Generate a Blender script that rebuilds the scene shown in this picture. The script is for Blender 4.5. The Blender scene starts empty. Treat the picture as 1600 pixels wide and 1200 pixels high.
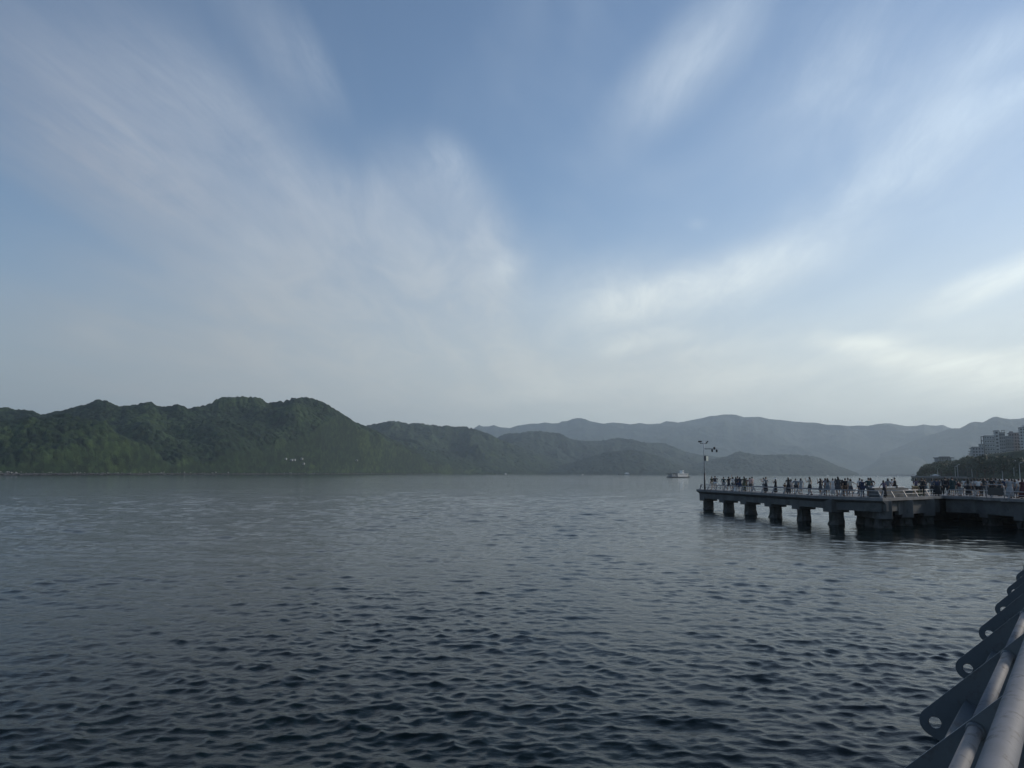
import bpy, bmesh, math, random
import numpy as np
from mathutils import Vector, Matrix

random.seed(7)
rng = np.random.default_rng(11)
sc = bpy.context.scene
COL = sc.collection
R = math.radians

# ------------------------------------------------------------------ camera
FOC = 1202.0            # focal length in pixels of a 1600 px wide picture
EYE = 4.85              # metres above the water
PITCH = math.atan(138.4 / FOC)
ROLL = 0.006
cf = Vector((0, math.cos(PITCH), math.sin(PITCH)))
cr0 = Vector((1, 0, 0))
cu0 = Vector((0, -math.sin(PITCH), math.cos(PITCH)))
cr = cr0 * math.cos(ROLL) + cu0 * math.sin(ROLL)
cu = cu0 * math.cos(ROLL) - cr0 * math.sin(ROLL)
cam_data = bpy.data.cameras.new('camera')
cam_data.sensor_width = 36.0
cam_data.lens = FOC / 1600 * 36
cam_data.clip_start = 0.05
cam_data.clip_end = 60000
cam = bpy.data.objects.new('camera', cam_data)
COL.objects.link(cam)
M = Matrix.Identity(4)
for i in range(3):
    M[i][0] = cr[i]; M[i][1] = cu[i]; M[i][2] = -cf[i]
M[2][3] = EYE
cam.matrix_world = M
sc.camera = cam

# ------------------------------------------------------------------ light
SUN_AZ = 66.0           # degrees clockwise from +Y (the way the camera looks)
SUN_EL = 21.0
sun_data = bpy.data.lights.new('sun', 'SUN')
sun_data.energy = 1.7
sun_data.angle = R(6.0)
sun_data.color = (1.0, 0.89, 0.76)
sun = bpy.data.objects.new('sun', sun_data)
COL.objects.link(sun)
sdir = Vector((math.sin(R(SUN_AZ)) * math.cos(R(SUN_EL)), math.cos(R(SUN_AZ)) * math.cos(R(SUN_EL)), math.sin(R(SUN_EL))))
sun.rotation_euler = sdir.to_track_quat('Z', 'Y').to_euler()
sc.view_settings.view_transform = 'Standard'
sc.view_settings.look = 'None'
sc.view_settings.gamma = 1.0
sc.view_settings.use_curve_mapping = False
sc.view_settings.exposure = 0.42
sc.cycles.volume_bounces = 1
sc.cycles.max_bounces = 5
sc.cycles.diffuse_bounces = 2
sc.cycles.glossy_bounces = 3


def ray(px, py):
    return cf + cr * ((px - 800) / FOC) + cu * ((600 - py) / FOC)


def onz(px, py, z):
    d = ray(px, py); t = (z - EYE) / d.z
    return Vector((d.x * t, d.y * t, z))


def at(px, py, Y):
    d = ray(px, py)
    return Vector((d.x, d.y, d.z)) * (Y / d.y) + Vector((0, 0, EYE))


def azel(px, py):
    d = ray(px, py).normalized()
    return math.atan2(d.x, d.y), math.asin(d.z)


# ------------------------------------------------------------------ sky
world = bpy.data.worlds.new('World')
sc.world = world
world.use_nodes = True
nt = world.node_tree
nt.nodes.clear()


class NG:
    """small helper to write node graphs as expressions"""
    def __init__(self, tree): self.t = tree; self.n = tree.nodes; self.l = tree.links
    def put(self, sock, v):
        if isinstance(v, bpy.types.NodeSocket): self.l.new(v, sock)
        else: sock.default_value = v
    def m(self, op, a, b=None, c=None, clamp=False):
        n = self.n.new('ShaderNodeMath'); n.operation = op; n.use_clamp = clamp
        self.put(n.inputs[0], a)
        if b is not None: self.put(n.inputs[1], b)
        if c is not None: self.put(n.inputs[2], c)
        return n.outputs[0]
    def vm(self, op, a, b=None, s=None):
        n = self.n.new('ShaderNodeVectorMath'); n.operation = op
        self.put(n.inputs[0], a)
        if b is not None: self.put(n.inputs[1], b)
        if s is not None: self.put(n.inputs['Scale'], s)
        return n.outputs['Value'] if op in ('LENGTH', 'DOT_PRODUCT') else n.outputs[0]
    def sep(self, v):
        n = self.n.new('ShaderNodeSeparateXYZ'); self.put(n.inputs[0], v); return n.outputs
    def comb(self, x, y, z):
        n = self.n.new('ShaderNodeCombineXYZ')
        for i, v in enumerate((x, y, z)): self.put(n.inputs[i], v)
        return n.outputs[0]
    def mapping(self, v, loc=(0, 0, 0), rot=(0, 0, 0), scale=(1, 1, 1), kind='POINT'):
        n = self.n.new('ShaderNodeMapping'); n.vector_type = kind
        self.put(n.inputs['Vector'], v)
        n.inputs['Location'].default_value = loc
        n.inputs['Rotation'].default_value = rot
        n.inputs['Scale'].default_value = scale
        return n.outputs[0]
    def noise(self, v, scale, detail=4, rough=0.5, dist=0.0, out='Fac'):
        n = self.n.new('ShaderNodeTexNoise')
        self.put(n.inputs['Vector'], v)
        n.inputs['Scale'].default_value = scale
        n.inputs['Detail'].default_value = detail
        n.inputs['Roughness'].default_value = rough
        n.inputs['Distortion'].default_value = dist
        return n.outputs[out]
    def vor(self, v, scale, out='Distance', rand=1.0):
        n = self.n.new('ShaderNodeTexVoronoi')
        self.put(n.inputs['Vector'], v); n.inputs['Scale'].default_value = scale
        n.inputs['Randomness'].default_value = rand
        return n.outputs[out]
    def rng(self, v, a, b, c=0.0, d=1.0, smooth=True):
        n = self.n.new('ShaderNodeMapRange'); n.interpolation_type = 'SMOOTHSTEP' if smooth else 'LINEAR'
        n.clamp = True
        self.put(n.inputs['Value'], v)
        for k, x in zip(('From Min', 'From Max', 'To Min', 'To Max'), (a, b, c, d)): self.put(n.inputs[k], x)
        return n.outputs[0]
    def mix(self, f, a, b, mode='MIX'):
        n = self.n.new('ShaderNodeMix'); n.data_type = 'RGBA'; n.blend_type = mode
        n.clamp_factor = True
        self.put(n.inputs['Factor'], f)
        for k, x in ((6, a), (7, b)):
            if not isinstance(x, bpy.types.NodeSocket) and len(x) == 3: x = (*x, 1)
            self.put(n.inputs[k], x)
        return n.outputs[2]


def build_world():
    g = NG(nt)
    out = g.n.new('ShaderNodeOutputWorld')
    bg = g.n.new('ShaderNodeBackground')
    sky = g.n.new('ShaderNodeTexSky')
    sky.sky_type = 'NISHITA'
    sky.sun_disc = False
    sky.sun_elevation = R(SUN_EL)
    sky.sun_rotation = R(SUN_AZ)
    sky.air_density = 1.0
    sky.dust_density = 0.35
    sky.ozone_density = 1.3
    g.l.new(bg.outputs[0], out.inputs[0])
    d = g.n.new('ShaderNodeTexCoord').outputs['Generated']
    x, y, z = g.sep(d)
    az = g.m('ARCTAN2', x, y)
    el = g.m('ARCSINE', z)
    # raggedness: bend the angular coordinates with noise
    zc = g.m('MAXIMUM', z, 0.0)
    inv = g.m('DIVIDE', 1.0, g.m('ADD', zc, 0.10))
    plan = g.comb(g.m('MULTIPLY', x, inv), g.m('MULTIPLY', y, inv), 0.0)
    # streaks run towards the vanishing point a little right of the view axis
    pr = g.mapping(plan, rot=(0, 0, R(4)))
    warpn = g.noise(g.mapping(plan, scale=(1.0, 0.5, 1)), 1.2, 4, 0.6, 0, 'Color')
    warp = g.vm('SCALE', g.vm('SUBTRACT', warpn, (0.5, 0.5, 0.5)), s=0.11)
    ae0 = g.comb(az, el, 0.0)
    ae = g.vm('ADD', ae0, warp)
    aeb = g.vm('ADD', ae0, g.vm('SCALE', warp, s=0.45))
    s1 = g.noise(g.mapping(pr, scale=(1.5, 0.45, 1)), 1.0, 4, 0.58, 0.8)      # long broad streaks
    s2 = g.noise(g.mapping(pr, loc=(3, 7, 0), scale=(4.2, 1.7, 1)), 1.0, 6, 0.68, 0.9)   # fine filaments
    fibre = g.rng(g.noise(g.mapping(g.vm('ADD', pr, g.vm('SCALE', warp, s=3.2)), loc=(5, 1, 0), scale=(6.5, 1.1, 1)), 1.0, 8, 0.72, 0.0), 0.28, 0.70)
    s3 = g.noise(g.mapping(pr, loc=(9, 2, 0), scale=(0.7, 0.28, 1)), 1.0, 3, 0.55, 0.3)

    def stroke(p0, p1, w, fib=0.0):
        """soft elongated cloud between two directions given as picture points; w = half width in radians"""
        a = azel(*p0); b = azel(*p1)
        c = ((a[0] + b[0]) / 2, (a[1] + b[1]) / 2, 0)
        L = math.hypot(b[0] - a[0], b[1] - a[1]) / 2
        ang = math.atan2(b[1] - a[1], b[0] - a[0])
        v = g.mapping(aeb if fib else ae, loc=c, rot=(0, 0, ang), scale=(L * 1.15, w, 1), kind='TEXTURE')
        m_ = g.rng(g.vm('LENGTH', v), 1.0, 0.0)
        if fib:
            m_ = g.m('MULTIPLY', m_, g.m('ADD', 1.0 - fib, g.m('MULTIPLY', fibre, fib * 1.25)))
        return m_

    def addall(lst):
        r = None
        for amp, s in lst:
            v = g.m('MULTIPLY', s, amp)
            r = v if r is None else g.m('ADD', r, v)
        return r

    veil = addall([
        (1.15, stroke((-60, 600), (880, 500), 0.27)),
        (1.10, stroke((380, 330), (900, 520), 0.17, 0.28)),
        (1.00, stroke((560, 220), (830, 450), 0.11, 0.35)),
        (0.85, stroke((60, -80), (620, 400), 0.085, 0.45)),
        (0.85, stroke((-160, -60), (400, 380), 0.12, 0.45)),
        (0.50, stroke((-60, 170), (480, 380), 0.08, 0.5)),
        (0.45, stroke((330, -60), (560, 230), 0.05, 0.5)),
        (0.95, stroke((905, 260), (1240, -80), 0.070, 0.4)),
        (0.62, stroke((1100, 260), (1560, -80), 0.12, 0.6)),
        (0.66, stroke((1240, 340), (1760, 40), 0.12, 0.6)),
        (0.85, stroke((740, 545), (1380, 560), 0.10)),
        (0.80, stroke((500, 610), (1400, 600), 0.08)),
    ])
    bright = addall([
        (0.85, stroke((820, 500), (1110, 410), 0.075, 0.3)),
        (1.20, stroke((880, 500), (1420, 345), 0.055, 0.18)),
        (0.50, stroke((1130, 390), (1640, 170), 0.050, 0.6)),
        (1.25, stroke((1380, 500), (1800, 350), 0.030, 0.3)),
        (0.55, stroke((1380, 230), (1800, 70), 0.035, 0.5)),
        (0.60, stroke((1460, 110), (1760, -20), 0.045, 0.7)),
        (1.00, stroke((890, 550), (1135, 508), 0.020, 0.4)),
        (0.45, stroke((1000, 560), (1260, 520), 0.016, 0.5)),
        (0.75, stroke((745, 430), (840, 398), 0.034, 0.5)),
        (0.40, stroke((440, -20), (545, 200), 0.026, 0.9)),
        (0.35, stroke((1066, 352), (1112, 343), 0.010, 0.7)),
        (0.45, stroke((650, 215), (745, 300), 0.045, 0.8)),
        (0.45, stroke((110, 470), (190, 560), 0.045, 0.6)),
        (0.40, stroke((330, 350), (430, 450), 0.050, 0.6)),
        (1.25, stroke((1230, 532), (1455, 522), 0.018, 0.2)),
        (1.30, stroke((1270, 545), (1560, 572), 0.030, 0.15)),
        (1.50, stroke((1300, 580), (1950, 592), 0.042, 0.1)),
        (0.70, stroke((1000, 600), (1350, 560), 0.030, 0.4)),
        (0.60, stroke((700, 620), (1000, 590), 0.028, 0.4)),
    ])
    nz = g.rng(g.m('ADD', g.m('MULTIPLY', s1, 0.5), g.m('MULTIPLY', s2, 0.5)), 0.36, 0.64)
    veilm = g.m('MULTIPLY', g.m('MINIMUM', veil, 1.0), g.m('ADD', 0.50, g.m('MULTIPLY', nz, 0.36)))
    brm = g.m('MULTIPLY', bright, g.m('ADD', 0.58, g.m('MULTIPLY', g.rng(s2, 0.25, 0.75), 0.28)))
    # the same thin cirrus goes on over the rest of the sky, outside the strokes
    outside = g.rng(g.m('ABSOLUTE', az), 0.62, 1.1)
    over = g.rng(el, 0.56, 0.85)
    rest = g.m('MULTIPLY', g.m('MAXIMUM', outside, over), g.rng(s3, 0.50, 0.78, 0.0, 0.35))
    base = g.m('MULTIPLY', g.rng(s1, 0.42, 0.75), 0.22)
    # haze whitening down to the horizon
    low = g.rng(el, 0.34, 0.0, 0.0, 0.85)
    cs = g.vm('DOT_PRODUCT', d, tuple(sdir))
    glow = g.m('MULTIPLY', g.rng(el, 0.62, 0.04), g.rng(cs, 0.35, 0.95, 0.0, 0.62))
    low = g.m('SUBTRACT', 1.0, g.m('MULTIPLY', g.m('SUBTRACT', 1.0, low), g.m('SUBTRACT', 1.0, glow)))
    one = g.m('SUBTRACT', 1.0, g.m('MULTIPLY', g.m('SUBTRACT', 1.0, g.m('MINIMUM', veilm, 0.92)),
              g.m('MULTIPLY', g.m('SUBTRACT', 1.0, g.m('MINIMUM', brm, 0.95)),
                  g.m('MULTIPLY', g.m('SUBTRACT', 1.0, rest), g.m('SUBTRACT', 1.0, base)))))
    mask = g.m('SUBTRACT', 1.0, g.m('MULTIPLY', g.m('SUBTRACT', 1.0, one), g.m('SUBTRACT', 1.0, low)))
    # cloud brightness follows the angle to the sun (forward scattering)
    cs = g.vm('DOT_PRODUCT', d, tuple(sdir))
    lit = g.rng(cs, -0.35, 0.95, 0.0, 1.0, smooth=False)
    lit = g.m('POWER', lit, 1.2)
    ccol = g.mix(lit, (2.05, 2.22, 2.80), (5.6, 6.7, 7.9))
    warm = g.m('MULTIPLY', g.rng(el, 0.42, 0.04), 0.95)
    ccol = g.mix(warm, ccol, g.mix(lit, (2.05, 2.20, 2.34), (8.3, 8.6, 7.9)))
    tex = g.m('ADD', g.m('MULTIPLY', brm, 0.22), g.m('MULTIPLY', g.m('SUBTRACT', nz, 0.5), 0.07))
    ccol = g.mix(1.0, ccol, g.comb(g.m('ADD', 0.94, tex), g.m('ADD', 0.94, tex), g.m('ADD', 0.94, g.m('MULTIPLY', tex, 0.85))), 'MULTIPLY')
    skyc = g.mix(1.0, sky.outputs[0], (0.84, 0.90, 0.96), 'MULTIPLY')
    colr = g.mix(mask, skyc, ccol)
    g.l.new(colr, bg.inputs['Color'])
    bg.inputs['Strength'].default_value = 0.10


build_world()


# ------------------------------------------------------------------ numeric noise
def _hash(ix, iy, seed):
    h = (ix.astype(np.int64) * 374761393 + iy.astype(np.int64) * 668265263 + seed * 1442695041) & 0xffffffff
    h = ((h ^ (h >> 13)) * 1274126177) & 0xffffffff
    return (h ^ (h >> 16)) & 0xffffffff


def perlin(x, y, seed=0):
    x0 = np.floor(x); y0 = np.floor(y)
    fx = x - x0; fy = y - y0
    u = fx * fx * fx * (fx * (fx * 6 - 15) + 10); v = fy * fy * fy * (fy * (fy * 6 - 15) + 10)
    def gr(dx, dy):
        a = _hash(x0 + dx, y0 + dy, seed) / 4294967296.0 * 2 * math.pi
        return np.cos(a) * (fx - dx) + np.sin(a) * (fy - dy)
    a = gr(0, 0); b = gr(1, 0); c = gr(0, 1); d = gr(1, 1)
    return (a + (b - a) * u + ((c + (d - c) * u) - (a + (b - a) * u)) * v) * 1.5


def fbm(x, y, octv=4, seed=0, gain=0.5):
    r = 0; a = 1; s = 0
    for i in range(octv):
        r = r + a * perlin(x, y, seed + i * 17); s += a
        x = x * 2.03 + 5.3; y = y * 2.03 + 1.7; a *= gain
    return r / s


def ridged(x, y, octv=4, seed=0, gain=0.5):
    r = 0; a = 1; s = 0
    for i in range(octv):
        r = r + a * (1 - 2 * np.abs(perlin(x, y, seed + i * 17))); s += a
        x = x * 2.07 + 3.1; y = y * 2.07 + 9.7; a *= gain
    return r / s


def bumps(x, y, cell, seed=0):
    """rounded tree crowns: 1 at the middle of a cell point, falling to 0 at its edge"""
    gx = x / cell; gy = y / cell
    ix = np.floor(gx); iy = np.floor(gy)
    best = np.zeros_like(gx)
    for dx in (-1, 0, 1):
        for dy in (-1, 0, 1):
            h1 = _hash(ix + dx, iy + dy, seed) / 4294967296.0
            h2 = _hash(ix + dx, iy + dy, seed + 5) / 4294967296.0
            h3 = _hash(ix + dx, iy + dy, seed + 9) / 4294967296.0
            d2 = (gx - ix - dx - h1) ** 2 + (gy - iy - dy - h2) ** 2
            rr = 0.45 + 0.4 * h3
            b = np.sqrt(np.clip(1 - d2 / (rr * rr), 0, 1)) * (0.5 + 0.5 * h3)
            best = np.maximum(best, b)
    return best


# ------------------------------------------------------------------ tags and mesh helpers
def tag(o, label=None, cat=None, group=None, kind=None):
    if label: o['label'] = label
    if cat: o['category'] = cat
    if group: o['group'] = group
    if kind: o['kind'] = kind
    return o


def thing(name, label, cat, loc=(0, 0, 0), rz=0.0, group=None):
    o = bpy.data.objects.new(name, None)
    o.empty_display_size = 0.2
    COL.objects.link(o)
    o.location = loc; o.rotation_euler = (0, 0, rz)
    return tag(o, label, cat, group)


class MB:
    """collects geometry for one mesh object"""
    def __init__(self): self.v = []; self.f = []; self.mi = []
    def add(self, vs, fs, mi=0):
        o = len(self.v)
        self.v += [tuple(p) for p in vs]
        self.f += [tuple(i + o for i in f) for f in fs]
        self.mi += [mi] * len(fs)
        return self
    def box(self, x0, x1, y0, y1, z0, z1, mi=0, mat=None):
        vs = [(x0, y0, z0), (x1, y0, z0), (x1, y1, z0), (x0, y1, z0), (x0, y0, z1), (x1, y0, z1), (x1, y1, z1), (x0, y1, z1)]
        if mat is not None: vs = [mat @ Vector(p) for p in vs]
        return self.add(vs, [(0, 3, 2, 1), (4, 5, 6, 7), (0, 1, 5, 4), (1, 2, 6, 5), (2, 3, 7, 6), (3, 0, 4, 7)], mi)
    def beam(self, a, b, w, h, mi=0, up=(0, 0, 1)):
        a = Vector(a); b = Vector(b); d = (b - a); L = d.length; d = d / L
        s = d.cross(Vector(up))
        if s.length < 1e-4: s = Vector((1, 0, 0))
        s.normalize(); t = s.cross(d)
        vs = []
        for p in (a, b):
            for i, j in ((-1, -1), (1, -1), (1, 1), (-1, 1)):
                vs.append(p + s * (i * w / 2) + t * (j * h / 2))
        return self.add(vs, [(0, 1, 2, 3), (7, 6, 5, 4), (0, 4, 5, 1), (1, 5, 6, 2), (2, 6, 7, 3), (3, 7, 4, 0)], mi)
    def tube(self, pts, rad, n=8, mi=0, cap=True):
        pts = [Vector(p) for p in pts]
        if not hasattr(rad, '__len__'): rad = [rad] * len(pts)
        rings = []
        for i, p in enumerate(pts):
            d = (pts[min(i + 1, len(pts) - 1)] - pts[max(i - 1, 0)]).normalized()
            s = d.cross(Vector((0, 0, 1)))
            if s.length < 1e-3: s = Vector((1, 0, 0))
            s.normalize(); t = s.cross(d)
            rings.append([p + (s * math.cos(a) + t * math.sin(a)) * rad[i] for a in [2 * math.pi * k / n for k in range(n)]])
        vs = [q for r in rings for q in r]; fs = []
        for i in range(len(pts) - 1):
            for k in range(n):
                k2 = (k + 1) % n
                fs.append((i * n + k, i * n + k2, (i + 1) * n + k2, (i + 1) * n + k))
        if cap:
            fs.append(tuple(range(n - 1, -1, -1))); m = (len(pts) - 1) * n
            fs.append(tuple(m + k for k in range(n)))
        return self.add(vs, fs, mi)
    def lathe(self, prof, n=12, mi=0, c=(0, 0, 0), sx=1, sy=1):
        vs = []; fs = []
        for r, z in prof:
            for k in range(n):
                a = 2 * math.pi * k / n
                vs.append((c[0] + r * sx * math.cos(a), c[1] + r * sy * math.sin(a), c[2] + z))
        for i in range(len(prof) - 1):
            for k in range(n):
                k2 = (k + 1) % n
                fs.append((i * n + k, i * n + k2, (i + 1) * n + k2, (i + 1) * n + k))
        fs.append(tuple(range(n - 1, -1, -1))); m = (len(prof) - 1) * n
        fs.append(tuple(m + k for k in range(n)))
        return self.add(vs, fs, mi)
    def prism(self, poly, z0, z1, mi=0):
        n = len(poly)
        area = sum(poly[i][0] * poly[(i + 1) % n][1] - poly[(i + 1) % n][0] * poly[i][1] for i in range(n))
        if area < 0: poly = poly[::-1]
        vs = [(p[0], p[1], z0) for p in poly] + [(p[0], p[1], z1) for p in poly]
        fs = [tuple(range(n - 1, -1, -1)), tuple(range(n, 2 * n))]
        for i in range(n):
            j = (i + 1) % n
            fs.append((i, j, n + j, n + i))
        return self.add(vs, fs, mi)
    def build(self, name, mats, parent=None, smooth=False, bevel=0.0):
        me = bpy.data.meshes.new(name)
        me.from_pydata([tuple(p) for p in self.v], [], self.f)
        if not isinstance(mats, (list, tuple)): mats = [mats]
        for m in mats: me.materials.append(m)
        if len(mats) > 1: me.polygons.foreach_set('material_index', self.mi)
        if bevel:
            bm = bmesh.new(); bm.from_mesh(me)
            bmesh.ops.bevel(bm, geom=[e for e in bm.edges if len(e.link_faces) == 2 and e.calc_face_angle(0) > 0.6], offset=bevel, segments=1, affect='EDGES', clamp_overlap=True)
            bm.to_mesh(me); bm.free()
        if smooth: me.polygons.foreach_set('use_smooth', [True] * len(me.polygons))
        me.update()
        o = bpy.data.objects.new(name, me)
        COL.objects.link(o)
        if parent is not None: o.parent = parent
        return o


def grid_mesh(name, X, Y, Z, mat, smooth=True, wrap=False):
    nr, nc = X.shape
    me = bpy.data.meshes.new(name)
    co = np.empty((nr * nc, 3), dtype=np.float32)
    co[:, 0] = X.ravel(); co[:, 1] = Y.ravel(); co[:, 2] = Z.ravel()
    idx = np.arange(nr * nc).reshape(nr, nc)
    if wrap: idx = np.hstack([idx, idx[:, :1]])
    a = idx[:-1, :-1].ravel(); b = idx[:-1, 1:].ravel(); c = idx[1:, 1:].ravel(); d = idx[1:, :-1].ravel()
    q = np.stack([a, b, c, d], 1)
    # make the faces look up
    p0 = co[q[0, 0]]; e1 = co[q[0, 1]] - p0; e2 = co[q[0, 3]] - p0
    if e1[0] * e2[1] - e1[1] * e2[0] < 0: q = q[:, ::-1]
    nf = len(q)
    me.vertices.add(nr * nc); me.vertices.foreach_set('co', co.ravel())
    me.loops.add(nf * 4); me.loops.foreach_set('vertex_index', q.astype(np.int32).ravel())
    me.polygons.add(nf)
    me.polygons.foreach_set('loop_start', np.arange(0, nf * 4, 4, dtype=np.int32))
    me.polygons.foreach_set('loop_total', np.full(nf, 4, dtype=np.int32))
    me.polygons.foreach_set('use_smooth', np.full(nf, smooth))
    me.materials.append(mat)
    me.update(); me.validate()
    o = bpy.data.objects.new(name, me)
    COL.objects.link(o)
    return o


# ------------------------------------------------------------------ materials
def material(name, col, rough=0.7, vary=0.15, scale=3.0, bump=0.0, bscale=20.0, metal=0.0, dirt=None, dscale=1.5, damount=0.5, spec=0.4):
    m = bpy.data.materials.new(name); m.use_nodes = True
    g = NG(m.node_tree); b = m.node_tree.nodes['Principled BSDF']
    co = g.n.new('ShaderNodeTexCoord').outputs['Object']
    n1 = g.noise(co, scale, 5, 0.6)
    lo = tuple(c * (1 - vary) for c in col); hi = tuple(min(1, c * (1 + vary)) for c in col)
    c = g.mix(g.rng(n1, 0.3, 0.7), lo, hi)
    if dirt is not None:
        n2 = g.noise(g.mapping(co, loc=(3, 1, 8)), dscale, 7, 0.72, 0.4)
        c = g.mix(g.rng(n2, 0.52, 0.66, 0, damount), c, dirt)
    g.l.new(c, b.inputs['Base Color'])
    b.inputs['Roughness'].default_value = rough
    b.inputs['Metallic'].default_value = metal
    b.inputs['Specular IOR Level'].default_value = spec
    if bump > 0:
        bn = g.n.new('ShaderNodeBump'); bn.inputs['Strength'].default_value = 0.6; bn.inputs['Distance'].default_value = bump
        g.l.new(g.noise(co, bscale, 6, 0.65), bn.inputs['Height'])
        g.l.new(bn.outputs[0], b.inputs['Normal'])
    return m


def forest_material(name, dark, mid, light, earth, grass_amount=0.35, fine=0.12):
    m = bpy.data.materials.new(name); m.use_nodes = True
    g = NG(m.node_tree); b = m.node_tree.nodes['Principled BSDF']
    co = g.n.new('ShaderNodeTexCoord').outputs['Object']
    v = g.vor(co, fine, 'Color')
    vr = g.sep(v)[0]
    c = g.mix(g.rng(vr, 0.0, 1.0, 0, 1, False), dark, mid)
    n = g.noise(co, 0.012, 6, 0.6)
    n = g.m('ADD', n, g.m('MULTIPLY', g.m('SUBTRACT', g.noise(co, 0.08, 4, 0.6), 0.5), 0.5))
    c = g.mix(g.rng(n, 0.50, 0.66, 0, grass_amount + 0.4), c, light)
    vb = g.rng(g.sep(g.vor(g.mapping(co, loc=(7, 3, 0)), fine * 1.6, 'Color'))[1], 0.0, 1.0, 0.62, 1.38, False)
    c = g.mix(1.0, c, g.comb(vb, vb, vb), 'MULTIPLY')
    n2 = g.noise(g.mapping(co, loc=(50, 20, 0)), 0.02, 7, 0.7)
    c = g.mix(g.rng(n2, 0.64, 0.74, 0, 0.5), c, earth)
    g.l.new(c, b.inputs['Base Color'])
    b.inputs['Roughness'].default_value = 0.9
    b.inputs['Specular IOR Level'].default_value = 0.15
    bn = g.n.new('ShaderNodeBump'); bn.inputs['Strength'].default_value = 0.8; bn.inputs['Distance'].default_value = 2.0
    g.l.new(g.noise(co, 0.45, 5, 0.7), bn.inputs['Height'])
    g.l.new(bn.outputs[0], b.inputs['Normal'])
    return m


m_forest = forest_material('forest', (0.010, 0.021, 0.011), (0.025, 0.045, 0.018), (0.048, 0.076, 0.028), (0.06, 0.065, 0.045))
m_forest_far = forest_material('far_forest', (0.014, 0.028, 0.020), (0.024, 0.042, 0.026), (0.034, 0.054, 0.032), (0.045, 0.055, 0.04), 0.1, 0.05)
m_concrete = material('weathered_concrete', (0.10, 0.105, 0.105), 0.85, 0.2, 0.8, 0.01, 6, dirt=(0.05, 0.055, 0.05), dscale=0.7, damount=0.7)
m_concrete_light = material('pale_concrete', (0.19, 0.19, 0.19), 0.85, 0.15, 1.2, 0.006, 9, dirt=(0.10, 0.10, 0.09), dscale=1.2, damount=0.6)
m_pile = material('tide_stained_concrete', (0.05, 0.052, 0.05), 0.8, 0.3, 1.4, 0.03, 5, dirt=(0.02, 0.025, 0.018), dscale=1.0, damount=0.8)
m_deck = material('deck_paving', (0.20, 0.20, 0.20), 0.85, 0.15, 0.6, 0.004, 10)
m_pipe = material('weathered_white_pipe', (0.185, 0.187, 0.197), 0.72, 0.10, 6, 0.0015, 60, dirt=(0.07, 0.06, 0.06), dscale=8, damount=0.85)
m_railpaint = material('faded_rail_paint', (0.29, 0.29, 0.30), 0.5, 0.12, 3, dirt=(0.2, 0.18, 0.17), dscale=4, damount=0.5)
m_plate = material('slate_grey_paint', (0.10, 0.118, 0.13), 0.5, 0.10, 2.5, 0.0012, 45, dirt=(0.06, 0.045, 0.035), dscale=5, damount=0.6)
m_plate_edge = material('pale_plate_edge', (0.24, 0.27, 0.29), 0.5, 0.25, 12)  # paler tone for the narrow edge faces of the bracket plates
m_wall = material('quay_wall_concrete', (0.06, 0.062, 0.062), 0.9, 0.25, 0.8, 0.02, 4, dirt=(0.02, 0.02, 0.018), dscale=0.8, damount=0.8)
m_rubber = material('black_rubber', (0.015, 0.015, 0.016), 0.8, 0.2, 4)
m_steel = material('galvanised_steel', (0.62, 0.63, 0.63), 0.5, 0.1, 5)
m_darkmetal = material('dark_metal', (0.04, 0.042, 0.045), 0.5, 0.2, 5)
m_lens = material('camera_glass', (0.01, 0.01, 0.012), 0.1, 0.1, 5)
m_white = material('white_paint', (0.78, 0.78, 0.76), 0.5, 0.06, 2, dirt=(0.45, 0.42, 0.38), dscale=3, damount=0.4)
m_cream = material('cream_paint', (0.72, 0.70, 0.58), 0.5, 0.06, 2)
m_hull = material('dark_hull_paint', (0.03, 0.045, 0.06), 0.5, 0.2, 1, dirt=(0.08, 0.05, 0.04), dscale=1, damount=0.5)
m_signlit = material('pale_sign_face', (0.85, 0.84, 0.70), 0.4, 0.03, 5)
m_window = material('dark_window_glass', (0.03, 0.04, 0.05), 0.15, 0.2, 1)
m_wallpale = material('pale_render', (0.50, 0.51, 0.50), 0.85, 0.10, 0.3, dirt=(0.22, 0.22, 0.21), dscale=0.25, damount=0.6)
m_wallgrey = material('grey_render', (0.32, 0.33, 0.34), 0.85, 0.12, 0.3, dirt=(0.13, 0.13, 0.13), dscale=0.25, damount=0.6)
m_wallpink = material('dusty_pink_render', (0.30, 0.26, 0.255), 0.85, 0.12, 0.3)
m_roof = material('roof_concrete', (0.16, 0.165, 0.17), 0.9, 0.15, 0.3)
m_bark = material('bark', (0.07, 0.055, 0.04), 0.9, 0.3, 2)
m_leaf = [material('leaf_dark', (0.028, 0.05, 0.022), 0.7, 0.35, 0.6), material('leaf_mid', (0.04, 0.065, 0.024), 0.7, 0.35, 0.6), material('leaf_olive', (0.06, 0.075, 0.03), 0.7, 0.35, 0.6)]
m_rock = material('shore_rock', (0.10, 0.095, 0.092), 0.9, 0.4, 0.2, 0.2, 1, dirt=(0.06, 0.055, 0.05), dscale=0.3, damount=0.8)
m_rockpale = material('pale_boulder', (0.38, 0.36, 0.335), 0.9, 0.2, 0.4)
m_wood = material('weathered_wood', (0.14, 0.11, 0.07), 0.8, 0.25, 3)
m_planter = material('planter_green', (0.10, 0.12, 0.07), 0.8, 0.3, 3)
m_fabricwhite = material('white_fabric', (0.8, 0.79, 0.76), 0.8, 0.05, 3)


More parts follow.
